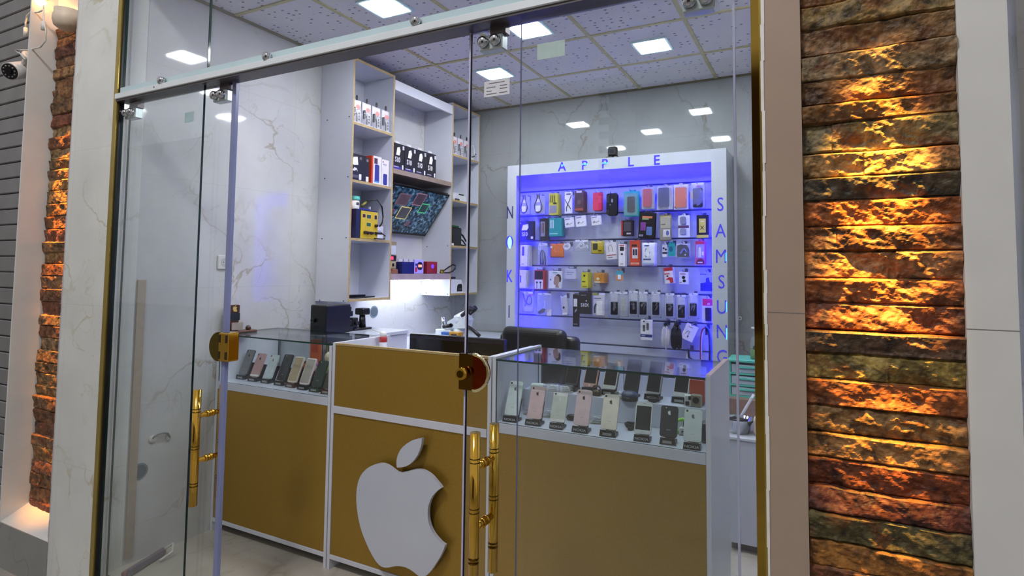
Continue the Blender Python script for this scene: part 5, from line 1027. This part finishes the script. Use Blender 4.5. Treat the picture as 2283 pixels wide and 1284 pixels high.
b = MB(); b.lathe([(.001, 0), (.020, 0), (.021, .004), (.021, .150), (.001, .151)], M('#b9b9c6', .3)); b.build('can_body', None, t); b = MB(); b.lathe([(.0213, .150), (.0215, .151), (.0215, .176), (.018, .180)], M('#a8343c', .35)); b.build('red_band', None, t); b = MB(); b.lathe([(.001, .176), (.018, .176), (.017, .198), (.012, .206), (.001, .207)], M('#e2e2e6', .35)); b.build('cap', None, t); b = MB(); b.tube([(0, 0, .195), (-.04, .0, .205), (-.09, .01, .212)], .002, M('#d9d4c4', .4)); b.build('straw', None, t)
# lower desk, monitor
t = thing('office_desk', 'low white desk behind the reception counter carrying the monitor', 'desk', (0, 0, 0))
pbox('desk_top', t, -2.20, 2.63, .70, -1.34, 2.85, .722, WHITE); pbox('desk_leg', t, -2.20, 2.65, 0, -2.18, 2.84, .70, WHITE); pbox('desk_leg', t, -1.36, 2.68, 0, -1.34, 2.84, .70, WHITE)
t = thing('computer_monitor', 'wide black monitor seen from behind over the gold reception counter', 'monitor', (-1.822, 2.72, .7222), math.radians(1.5))
pbox('casing', t, -.308, -.022, .06, .308, .022, .405, BLKG, .006, 2); pbox('top_bevel', t, -.300, -.0235, .380, .300, -.0215, .396, M('#24202c', .15)); pbox('stand_neck', t, -.03, 0, .006, .03, .03, .10, BLK); pbox('stand_foot', t, -.12, -.06, 0, .12, .10, .008, BLK, .003)
b = MB(); b.tube([(.30, -.0, .20), (.33, .02, .24), (.335, .03, .15), (.33, .02, .01)], .004, M('#b9b9c4', .4)); b.build('cable', None, t)
# stereo microscope on the bench, near the corner
yy = 3.86; q = lambda u, v: ony(u, v, yy)
o0 = q(1020, 748)
t = thing('stereo_microscope', 'white stereo microscope with black eyepieces on the repair bench near the corner', 'microscope', (o0.x, yy, ZM))
def L(u, v, dy=0): p = q(u, v); return Vector((p.x - o0.x, dy, p.z - ZM))
MW = M('#d4dde0', .3)
b = MB(); b.box(L(980, 740).x, -.09, 0, L(1058, 740).x, .09, .03, M('#c9d2d8', .3), .006); b.build('base', None, t)
b = MB(); b.box(L(980, 740).x, -.06, L(990, 747).z, L(1013, 740).x, .05, L(990, 733).z, MW, .004); b.cyl(L(992, 748), Vector((L(992, 748).x, 0, .03)), .02, CHROME); b.build('stage_block', None, t)
b = MB(); b.cyl(L(1024, 731), Vector((L(1024, 731).x, 0, .03)), .05, MW); b.build('lower_column', None, t)
b = MB(); b.cyl(L(989, 735), L(989, 707), .018, CHROME); b.build('pillar', None, t)
b = MB(); b.prism([(L(u, v).x, L(u, v).z) for u, v in ((1004, 731), (1044, 731), (1046, 722), (1049, 712), (1038, 704), (1022, 706), (1005, 716))], -.05, .05, MW); b.build('head_body', None, t)
b = MB(); b.cyl(L(1022, 716), L(1044, 702), .055, MW, .046, 24); b.build('head_collar', None, t)
for dy in (-.032, .032):
    b = MB(); b.cyl(L(1036, 704, dy), L(1050, 691, dy), .022, BLK, .020); b.cyl(L(1050, 691, dy), L(1056, 686, dy), .026, BLK, .020); b.build('eyepiece', None, t)
b = MB(); b.cyl(L(998, 727, -.06), L(1014, 724, -.06), .014, BLK); b.cyl(L(1014, 724, -.06), L(1014, 724, .02), .016, BLK); b.build('focus_knob', None, t)
b = MB(); b.tube([L(1040, 724, -.03), L(1054, 730, -.04), L(1066, 738, -.05), L(1078, 747, -.06)], .014, BLK); b.build('boom_arm', None, t)
t = thing('repair_tray', 'small yellow and blue repair tray beside the microscope foot', 'tray', (q(1050, 748).x, yy - .20, ZM)); pbox('tray_body', t, -.05, -.03, 0, .04, .03, .10, M('#b98a2a', .4), .003); pbox('blue_block', t, -.13, -.02, 0, -.055, .02, .095, M('#2f5fa8', .4), .003); pbox('dark_slot', t, -.03, -.0312, .066, .02, -.03, .085, BLK)
# leather chair
p0 = ony(1112, 742, 3.22); p1 = ony(1288, 748, 3.22)
t = thing('office_chair', 'dark leather office chair behind the counters, its padded back in view', 'chair', ((p0.x + p1.x) / 2 + .0, 3.22, 0), math.radians(-4))
b = MB(); b.box(-.275, -.02, .50, .275, .07, 1.105, LEATH, .035, 4); o = b.build('backrest', None, t)
b = MB(); b.box(-.215, -.09, .985, .225, .0, 1.150, LEATH, .042, 5); b.build('headrest_cushion', None, t)
b = MB(); b.box(-.215, -.08, .58, .225, .0, .98, LEATH, .040, 4); b.build('back_cushion', None, t)
b = MB(); b.box(-.27, -.34, .42, .27, .02, .53, LEATH, .045, 4); b.build('seat', None, t)
b = MB(); b.cyl((0, -.12, .08), (0, -.12, .43), .03, CHROME); b.build('gas_column', None, t)
for k in range(5):
    a = 2 * PI * k / 5 + .3; e = Vector((.25 * math.cos(a), -.12 + .22 * math.sin(a), .06)); b = MB(); b.tube([(0, -.12, .10), (e.x * .6, -.12 + (e.y + .12) * .6, .085), e], .018, BLK); b.sph((e.x, e.y, .030), .030, BLK); b.build('base_leg', None, t)

# ================================================================== PHONES
def phone_stand(loc, rz, label, w=.072, letters=True, group=None, col='#131318'):
    t = thing('phone_stand', label, 'phone stand', loc, rz, group); m = M(col, .3)
    b = MB(); b.prism([(-w / 2, 0), (w / 2, 0), (w / 2 - .003, .021), (-w / 2 + .003, .021)], 0, .010, m); b.box(-w / 2 + .003, .010, 0, w / 2 - .003, .058, .010, m); b.box(-w / 2 + .003, .001, .021, w / 2 - .003, .0055, .025, m); b.build('base_block', None, t)
    b = MB(); T = Matrix.Translation((0, .052, .008)) @ Matrix.Rotation(-TILT, 4, 'X'); b.box(-w * .3, .0, 0, w * .3, .004, .085, m, 0, 1, T); b.build('back_support', None, t)
    if letters: text('lettering', 'NOKIA', M('#b9bcc4', .4), t, (0, -.0006, .0105), .0095, sx=1.25, bold=.015)
    else: pbox('blank_label', t, -w * .3, -.0008, .005, w * .25, 0, .015, M('#8f9298', .3))
    return t
TILT = math.radians(24)
def phone(loc, rz, label, back='#d8dde0', w=.066, h=.138, front=None, frame=None, emblem='#5a5d62', lens=True, split=None, d=.0085, group=None, tilt=TILT, roll=0.0, home=False):
    """phone leaning back on its stand; front=None shows the back cover, else the colour of the screen"""
    t = thing('phone', label, 'phone', loc, rz, group); t.rotation_euler = (-tilt, roll, rz); t.rotation_mode = 'XYZ'
    R_ = Matrix.Rotation(rz, 4, 'Z') @ Matrix.Rotation(-tilt, 4, 'X') @ Matrix.Rotation(roll, 4, 'Y'); t.rotation_euler = R_.to_euler()
    fm = M(frame or back, .25, .3); b = MB(); b.prism(rrect(0, h / 2, w, h, .010), .0008, d, fm); b.build('phone_body', fm, t)
    if front:
        b = MB(); b.prism(rrect(0, h / 2, w - .003, h - .003, .009), 0, .0008, M(frame or '#e2e2e4', .2)); f = b.build('front_face', None, t)
        pbox('screen', f, -w / 2 + .004, -.0006, h * .13 if home else h * .06, w / 2 - .004, 0, h * (.87 if home else .95), M(front, .08))
        if home:
            b = MB(); b.cyl((0, 0, h * .065), (0, -.0007, h * .065), .0045, M('#c9c9cc', .3)); b.build('home_button', None, t)
        pbox('speaker_slot', t, -.006, -.0007, h * .94, .006, -.0002, h * .95, DGREY)
    else:
        b = MB(); b.prism(rrect(0, h / 2, w - .002, h - .002, .0095), 0, .0008, M(back, .28, .25)); f = b.build('back_cover', None, t)
        if split:
            for z0, z1 in split: pbox('antenna_band', t, -w / 2 + .001, -.0003, h * z0, w / 2 - .001, 0, h * z1, M('#e8e8ea', .3))
        if lens:
            b = MB(); b.cyl((-w * .34, 0, h * .93), (-w * .34, -.0012, h * .93), .0042, BLK); b.build('camera_lens', None, t); b = MB(); b.cyl((-w * .20, 0, h * .93), (-w * .20, -.0006, h * .93), .0020, M('#efe3c8', .3)); b.build('flash', None, t)
        if emblem: fruit('fruit_emblem', t, 0, h * .76, .0135, M(emblem, .2, .3), -.0002)
        pbox('print_line', t, -.008, -.0002, h * .22, .008, 0, h * .232, M('#a6a4a4', .4))
    return t
def set_on_stand(u, v, zshelf, rz, slabel, plabel, letters=True, sgroup=None, dy=0, w=.072, scol='#131318', **kw):
    p = onz(u, v, zshelf) if dy == 0 else ony(u, v, dy)
    s = phone_stand((p.x, p.y, zshelf + .0004), rz, slabel, w, letters, sgroup, scol)
    c, sn = math.cos(rz), math.sin(rz); off = Vector((-.0135 * sn, .0135 * c, .0262)); return phone((p.x + off.x, p.y + off.y, zshelf + off.z), rz, plabel, **kw)
ZS = .8404; rz = math.radians(4)
FR = [(1136, 941, '#d3e0e2', 'silver-white phone shown from behind, first in the front row beside the reception counter', dict(split=((.88, .90),), h=.150, w=.070, emblem='#6b7074')),
      (1187, 949, '#dcbcc0', 'rose gold phone shown from behind, second in the front row', dict(split=((.86, .875),), emblem='#3c2c30')),
      (1239, 957, '#c8cdc6', 'pale silver phone with a white top band, third in the front row', dict(w=.060, h=.124, split=((.88, .99), (.02, .1)), emblem='#f2f4f2')),
      (1292, 965, '#d8bfc4', 'larger rose gold phone shown from behind, fourth in the front row', dict(w=.070, h=.146, emblem='#33262c')),
      (1354, 974, '#dfd8cb', 'champagne coloured phone shown from behind, fifth in the front row', dict(w=.067, h=.140, split=((.89, .905),), emblem='#4c463e'))]
for u, v, c, lb, kw in FR:
    k = FR.index((u, v, c, lb, kw)); nth = ('first', 'second', 'third', 'fourth', 'fifth')[k]
    set_on_stand(u, v, ZS, rz, 'black lettered stand under the %s front-row phone' % nth, lb, letters=(k != 4), sgroup='phone stands of the front row', back=c, **kw)
set_on_stand(1430, 985, ZS, rz, 'black lettered stand under the white-framed phone with a black screen', 'white-framed phone showing its black screen in the front row', sgroup='phone stands of the front row', front='#16191e', frame='#d4d8da', w=.064, h=.124, home=True)
set_on_stand(1488, 992, ZS, rz, 'glossy brown-black stand under the mirror-backed black phone', 'black glossy phone with a white emblem reflecting the light in the front row', letters=False, sgroup='phone stands of the front row', scol='#2a1c1c', back='#1d2028', frame='#2c3038', emblem='#e4e8ec', w=.062, h=.118)
set_on_stand(1542, 1003, ZS, rz, 'black lettered stand under the last front-row phone by the side panel', 'silver-white phone shown from behind, last in the front row by the side panel', sgroup='phone stands of the front row', back='#c3ccce', emblem='#6b7478', w=.064, h=.120)
ZR_ = .9404
BK = [(1268, 872, 'black-screened phone with a silver edge, first on the riser', '#0f0e14', '#4a4650', dict(h=.15)),
      (1310, 877, 'pink-topped phone with a dark screen, second on the riser', '#131116', '#c79a94', dict(home=True)),
      (1354, 880, 'white-topped phone with a dark screen, third on the riser', '#131116', '#c9ccc6', dict(home=True)),
      (1402, 884, 'dark grey phone with a plain dark screen, fourth on the riser', '#1b1f26', '#2c3036', dict(h=.145)),
      (1452, 890, 'large dark phone with a light frame, fifth on the riser', '#10101c', '#9fa4aa', dict(h=.15, w=.07)),
      (1514, 896, 'white-topped phone with a dark lower screen, sixth on the riser', '#14161f', '#c6cacc', dict(home=True, h=.145, w=.07))]
for u, v, lb, fr, fm, kw in BK:
    a = dict(front=fr, frame=fm, w=.066, h=.138); a.update(kw)
    set_on_stand(u, v, ZR_, rz * -1.5, 'plain black stand on the riser under the ' + lb.split(',')[0], lb, letters=False, sgroup='phone stands on the riser', dy=2.512, **a)
# left showcase row
LF = [(530, 838, 'silver phone half hidden by the door edge, first in the left showcase', dict(back='#cfd8da', emblem='#8a9296'), '#131318'),
      (535, 845.5, 'space grey phone shown from behind, second in the left showcase', dict(back='#7b7c80', frame='#5a5b60', emblem='#2c2c30', h=.150, w=.068), '#131318'),
      (561, 850.5, 'rose gold phone shown from behind, third in the left showcase', dict(back='#c09a9a', frame='#c9a8a6', emblem='#3a2c2c', split=((.02, .09),)), '#1a1a24'),
      (590, 854.5, 'pale silver phone shown from behind, fourth in the left showcase', dict(back='#c4d2d4', emblem='#a48a90'), '#131318'),
      (620, 859.5, 'dark grey phone shown from behind, fifth in the left showcase', dict(back='#34353a', frame='#2a2b30', emblem='#1c1c20', h=.150, w=.068), '#131318'),
      (645, 864, 'phone with a beige screen and pale frame, sixth in the left showcase', dict(front='#a8977c', frame='#d8d2c4', h=.146), '#4a2420'),
      (672, 869, 'phone with a grey-beige screen and white frame, seventh in the left showcase', dict(front='#a8a29a', frame='#e2dcdc', h=.146), '#17171c'),
      (699, 874, 'dark phone in a green cover, eighth in the left showcase', dict(back='#33413e', frame='#2c5038', emblem=None, h=.142), '#15321e'),
      (725, 879, 'dark phone with a red foot, last in the left showcase by the reception counter', dict(back='#4a4440', frame='#3c3836', emblem=None, h=.120), '#4a201c')]
for u, v, lb, kw, sc in LF:
    a = dict(w=.066, h=.138); a.update(kw)
    set_on_stand(u, v, ZS, rz, 'small stand under the ' + lb.split(',')[0] + ' in the left showcase', lb, letters=False, sgroup='phone stands of the left showcase', scol=sc, **a)

# ------------------------------------------------------------------ small goods inside the showcases
def loose(name, label, cat, u, v, z, parts, rz=0, group=None, y=None):
    p = onz(u, v, z)
    if y is None and z == ZR_: y = 2.485
    if y is not None: p = ony(u, v, y); p.z = z
    elif z == ZS and u > 900 and p.y > 2.41: p = ony(u, v, 2.41)
    t = thing(name, label, cat, (p.x, p.y, z + .0004), rz, group)
    for nm, fn in parts:
        b = MB(); fn(b); b.build(nm, None, t)
    return t
def coil(col, r, R, n=3, s=1):
    def f(b):
        pts = [(R * (1 + .12 * math.sin(3.1 * k)) * math.cos(2 * PI * k / 14), R * .7 * math.sin(2 * PI * k / 14), r + .0025 + .003 * (k // 14) + .002 * math.sin(k * s)) for k in range(14 * n)]
        b.tube(pts, r, M(col, .4))
    return f
loose('cable_coil', 'small tangled black cable lying before the riser in the right showcase', 'cable', 1412, 943, ZS, [('cable', coil('#131318', .004, .032, 4, 2)), ('plug', lambda b: b.box(-.01, -.05, 0, .01, -.03, .012, BLK, .002))])
loose('cable_coil', 'black coiled cable on the riser behind the white-framed phone', 'cable', 1457, 908, ZR_, [('cable', coil('#17171d', .005, .022, 3))])
loose('round_tin', 'dark blue round case on the riser behind the champagne phone', 'case', 1404, 910, ZR_, [('lower_shell', lambda b: b.cyl((0, 0, 0), (0, 0, .018), .036, M('#20242c', .4))), ('upper_shell', lambda b: b.sph((0, 0, .0225), .037, M('#2c3a56', .4), 1, 1, .5))], y=2.468)
def ebox(u, v, lb, z=ZS):
    loose('earphone_case', lb, 'earphone case', u, v, z, [('clear_case', lambda b: b.box(-.032, -.022, 0, .032, .022, .030, BLISTER, .006, 2)), ('earphone_cable', lambda b: b.tube([(.02 * math.cos(k * .7) * (1 - k / 60), .013 * math.sin(k * .7), .004 + .0008 * k) for k in range(26)], .0022, M('#d6dadb', .4))), ('card_insert', lambda b: b.box(-.03, -.02, .0005, .03, .02, .0018, M('#a39c94', .4)))], rz=.2, group='clear earphone cases')
ebox(1183, 918, 'clear earphone case between the first and second front-row phones'); ebox(1226, 924, 'clear earphone case between the second and third front-row phones'); ebox(1330, 938, 'clear earphone case between the fourth and fifth front-row phones')
ebox(1262, 895, 'clear earphone case high behind the third front-row phone', ZR_); ebox(1232, 884, 'clear earphone case at the left end of the riser', ZR_); ebox(1388, 905, 'clear earphone case behind the champagne phone on the riser', ZR_)
loose('white_charger', 'white charger block lying at the left end of the riser', 'charger', 1198, 880, ZR_, [('charger_body', lambda b: b.box(-.03, -.02, 0, .03, .02, .024, M('#cdd6d4', .35), .004)), ('plug_pin', lambda b: b.cyl((.03, 0, .012), (.045, 0, .012), .003, CHROME))], .3)
loose('black_mouse', 'dark oval pad lying between the third and fourth front-row phones', 'pad', 1277, 933, ZS, [('body', lambda b: b.sph((0, 0, .012), .03, BLK, 1, .6, .4)), ('cable', coil('#17171c', .003, .03, 1))])
loose('car_holder', 'dark clip holder on the riser behind the fourth front-row phone', 'holder', 1330, 897, ZR_, [('clip', lambda b: b.box(-.02, -.015, 0, .02, .015, .022, DGREY, .004)), ('ring', lambda b: b.tube([(.018 * math.cos(k), 0, .03 + .014 * math.sin(k)) for k in [2 * PI * i / 12 for i in range(12)]], .004, M('#3a3d40', .3), 6, True))])
loose('red_case', 'red-orange card case standing at the end of the riser', 'card case', 1554, 893, ZR_, [('case_body', lambda b: b.prism(rrect(0, .052, .062, .096, .006), 0, .012, M('#b34a36', .4))), ('stand_lip', lambda b: b.box(-.03, -.02, 0, .03, .02, .006, M('#3a2c2a', .4)))], y=2.535)
loose('green_clip', 'bright green clip lying before the side panel in the right showcase', 'clip', 1522, 925, ZS, [('clip_arm', lambda b: b.tube([(-.03, 0, .01), (-.025, 0, .05), (0, 0, .058), (.03, 0, .05)], .008, M('#7fc03c', .4))), ('clip_foot', lambda b: b.box(-.04, -.012, 0, -.01, .012, .014, M('#6fae34', .4), .003))], y=2.42)
loose('white_adapter', 'small white adapter cube behind the mirror-backed phone', 'adapter', 1524, 935, ZS, [('cube', lambda b: b.box(-.016, -.014, 0, .016, .014, .030, M('#d4d6d2', .35), .003)), ('socket', lambda b: b.box(-.006, -.0152, .012, .006, -.014, .018, DGREY))])
loose('checker_dice', 'black and white chequered cube toy on the riser end', 'toy', 1538, 920, ZR_, [('white_core', lambda b: b.box(-.02, -.02, .002, .02, .02, .042, M('#cfd4d6', .3))), ('black_patches', lambda b: [b.box(x, -.0212, z, x + .016, -.0198, z + .016, BLK) for x, z in ((-.02, .004), (.004, .022), (-.008, .026))])], .3, y=2.50)
loose('lens_unit', 'beige square lens unit on the riser beside the side panel', 'lens', 1553, 918, ZR_, [('housing', lambda b: b.box(-.022, -.012, 0, .022, .012, .05, M('#8c8672', .4), .004)), ('lens', lambda b: b.cyl((0, -.012, .028), (0, -.018, .028), .013, BLK))], y=2.49)
loose('black_strap', 'black strap hanging behind the mirror-backed phone', 'strap', 1527, 958, ZS, [('strap_band', lambda b: b.tube([(0, .03, .06), (.004, .01, .05), (.002, 0, .02), (-.012, -.01, .006)], .006, BLK)), ('strap_clip', lambda b: b.box(-.012, .02, .0, .012, .04, .06, DGREY, .003))])
loose('dark_pouch', 'dark grey pouch against the side panel behind the last front-row phone', 'pouch', 1572, 960, ZS, [('pouch_body', lambda b: b.box(-.014, -.03, 0, .014, .03, .075, M('#3c4048', .5), .008, 2)), ('flap', lambda b: b.box(-.0152, -.028, .05, .0152, .028, .072, M('#50545c', .5), .003))], y=2.36)
# plush charms in the left showcase
def plush(u, v, cols, lb, s=1.0, y=2.48, z=ZS, lift=.0):
    p = ony(u, v, y); t = thing('plush_charm', lb, 'plush toy', (p.x, y, z + .0005), math.radians(15), 'plush charms in the left showcase')
    b = MB(); b.sph((0, 0, .030 * s + lift), .030 * s, M(cols[0], .9, 0, .15, 90), 1, .9, 1); o = b.build('plush_body', None, t)
    b = MB(); b.sph((0, -.004, .078 * s + lift), .024 * s, M(cols[1], .9, 0, .15, 90)); b.build('plush_head', None, t)
    for e in (-1, 1):
        b = MB(); b.sph((e * .018 * s, 0, .100 * s + lift), .010 * s, M(cols[2], .9, 0, .15, 90), 1, .6, 1); b.build('plush_ear', None, t)
        b = MB(); b.sph((e * .03 * s, -.008, .038 * s + lift), .011 * s, M(cols[1], .9, 0, .15, 90)); b.build('plush_paw', None, t)
plush(676, 800, ('#d8cc8a', '#7a4a34', '#5c3424'), 'brown-headed plush charm, first of the plush charms', 1.0)
plush(698, 805, ('#b06aa8', '#d8cf96', '#c79ac0'), 'purple-bodied plush charm with a cream head, second of the plush charms', 1.05)
plush(716, 808, ('#8e4a92', '#c48ab4', '#a8609c'), 'purple plush charm beside the reception counter', 1.1, 2.41)
plush(709, 812, ('#8f2f3c', '#b3323c', '#7a2a34'), 'dark red plush charm in front of the purple ones', .8, 2.345)
plush(683, 822, ('#8a2c34', '#a33a3c', '#8a2c34'), 'small red plush charm behind the beige-screened phone', .75, 2.39)
p = ony(702, 782, 2.56); t = thing('orange_card_box', 'upright orange card box at the back of the left showcase', 'card box', (p.x, 2.56, ZS + .0004), .2)
pbox('box_body', t, -.035, 0, 0, .035, .02, .225, M('#c05a34', .4), .002); pbox('printed_label', t, -.025, -.001, .15, .02, 0, .20, M('#a8442a', .4))
p = ony(724, 772, 2.50); t = thing('green_plush', 'olive green and cream plush toy high at the back of the left showcase', 'plush toy', (p.x + .012, 2.545, ZS + .0005))
b = MB(); b.sph((0, 0, .055), .05, M('#8a8a5a', .9, 0, .15, 90), .8, .7, 1.1); b.build('plush_body', None, t); b = MB(); b.sph((0, -.01, .135), .034, M('#c9c0a0', .9, 0, .15, 90)); b.build('plush_head', None, t); b = MB(); b.tube([(-.02, 0, .16), (-.03, 0, .20), (-.01, 0, .225)], .008, M('#6c7a4a', .9)); b.tube([(.02, 0, .16), (.03, 0, .20), (.045, 0, .215)], .008, M('#6c7a4a', .9)); b.build('plush_ears', None, t)
for u, v, lb in ((578, 824, 'small dark adapter behind the rose gold phone in the left showcase'), (612, 830, 'small clear cable case behind the pale silver phone in the left showcase'), (660, 834, 'small brown charm box behind the beige-screened phone'), (735, 850, 'white folded cable pack at the reception counter end of the left showcase')):
    dk = {'dark': '#2a2a34', 'clear': '#b9c4c6', 'brown': '#6b4a34', 'white': '#d4d6d8'}[lb.split()[1] if lb.split()[0] == 'small' else lb.split()[0]]
    loose('small_goods', lb, 'small goods', min(u, 728), v, ZS, [('body', lambda b: b.box(-.022, -.016, 0, .022, .016, .022, M(dk, .4), .004)), ('cable_bit', coil('#c9ced0' if dk != '#c9ced0' else '#333', .0022, .016, 1))], .3)

# ================================================================== RIGHT REAR CORNER
t = thing('low_cabinet', 'low white cabinet behind the right counter, by the gold strip', 'cabinet', (0, 0, 0))
pbox('cabinet_body', t, -.47, 3.36, .045, .41, 3.95, .592, WHITE_G, .002); pbox('cabinet_top', t, -.475, 3.35, .592, .41, 3.955, .607, WHITE_G, .002); pbox('plinth', t, -.46, 3.40, 0, .41, 3.95, .045, M('#6f6a70', .6)); pbox('rear_step', t, -.55, 3.83, .6072, .41, 4.20, .712, M('#7a6258', .5)); pbox('rear_step_leg', t, -.55, 3.96, 0, .41, 4.20, .607, M('#7a6258', .5))
TEAL = M('#56b3a6', .35)
t = thing('drawer_unit', 'teal-framed plastic drawer tower with clear drawers behind the display wall corner', 'drawer tower', (-.415, 3.92, .7124))
b = MB(); b.box(-.13, -.02, .218, .24, .20, .235, TEAL, .003); b.box(-.12, -.01, 0, -.108, .19, .218, TEAL); b.box(.218, -.01, 0, .23, .19, .218, TEAL)
for z in (0, .068, .14): b.box(-.12, -.012, z, .23, .19, z + .010, TEAL)
b.build('tower_frame', None, t)
for z in (.012, .08, .152):
    d = pbox('drawer', t, -.104, -.006, z, .214, .17, z + .05, M('#aab6c6', .2)); pbox('drawer_grip', d, -.06, -.016, z + .03, .17, -.006, z + .04, TEAL)
PINK = M('#b56cc0', .35)
t = thing('drawer_unit', 'pink-framed white plastic drawer tower beside the gold strip', 'drawer tower', (-.30, 3.62, .6074))
b = MB(); b.box(-.045, .0, .0, -.030, .20, .372, M('#d8d4dc', .3)); b.box(.24, 0, 0, .255, .20, .372, M('#d8d4dc', .3)); b.build('side_wall', None, t)
b = MB(); b.sph((.02, .1, .372), .07, M('#d8d4dc', .3), 1.0, 1.3, .35); b.box(-.045, -.004, .340, .255, .20, .372, M('#cfa6d4', .3), .006); b.build('top_cover', None, t)
for k in range(4):
    d = pbox('drawer', t, -.024, -.012, .012 + .083 * k, .236, .18, .072 + .083 * k, M('#c9c2d4', .3), .003); pbox('pink_rail', t, -.030, -.010, .074 + .083 * k, .24, .19, .092 + .083 * k, PINK); pbox('drawer_notch', d, -.032, -.014, .03 + .083 * k, -.026, 0, .05 + .083 * k, DGREY)
t = thing('soap_bottle', 'clear pump bottle with green liquid on the teal drawer tower', 'bottle', (-.375, 3.98, .9478))
b = MB(); b.lathe([(.001, 0), (.036, 0), (.038, .01), (.038, .06), (.001, .061)], M('#6c8f2a', .2)); b.build('green_liquid', None, t); b = MB(); b.lathe([(.0385, .001), (.0386, .10), (.03, .135), (.012, .15), (.012, .16)], BLISTER); b.build('bottle_shell', None, t); b = MB(); b.lathe([(.013, .150), (.013, .175), (.005, .178), (.005, .20), (.001, .201)], M('#e0e0e4', .3)); b.box(-.03, -.006, .19, .006, .006, .202, M('#e0e0e4', .3), .002); b.build('pump', None, t)
b = MB(); b.prism(ell(0, .075, .018, .016, 14), -.0395, -.039, M('#3a4a3c', .4)); b.build('printed_label', None, t)
t = thing('steel_bowl', 'shiny steel bowl with coiled cable on the low cabinet', 'bowl', (-.425, 3.47, .6074))
b = MB(); b.lathe([(.001, 0), (.05, 0), (.056, .004), (.082, .075), (.086, .078), (.080, .075), (.052, .008), (.001, .006)], CHROME, 28); b.build('bowl_shell', None, t)
b = MB(); coil('#15151a', .006, .045, 3)(b)
for v in b.bm.verts: v.co.z += .055
b.build('coiled_cable', None, t)
T = Matrix.Rotation(math.radians(38), 4, 'Y'); b = MB(); b.box(-.008, -.05, .0, .008, .05, .20, M('#d4d8e4', .3), .004, 2); o = b.build('white_tray'); tag(o, 'white plastic tray leaning over the steel bowl', 'tray', None, (-.455, 3.60, .6125), rot=(0, math.radians(28), 0))
t = thing('cloth_bag', 'cream cloth bag on the low cabinet beside the gold strip', 'bag', (-.29, 3.46, .6074))
b = MB(); b.box(-.055, -.045, 0, .09, .045, .105, M('#b9ab98', .8, 0, .12, 30), .022, 3); b.build('bag_body', None, t); b = MB(); b.tube([(-.04, -.03, .10), (-.01, -.04, .135), (.04, -.03, .14), (.07, -.03, .10)], .006, M('#a89a88', .8)); b.build('bag_handle', None, t)
t = thing('wall_outlet', 'small white outlet high on the back wall beside the display unit', 'socket', (ony(1650, 733, YB).x, YB, ony(1668, 710, YB).z)); pbox('plate', t, -.012, -.006, -.014, .012, 0, .014, M('#dcdcdc', .3), .002); b = MB(); b.cyl((0, -.006, 0), (0, -.008, 0), .005, DGREY); b.build('socket_face', None, t)
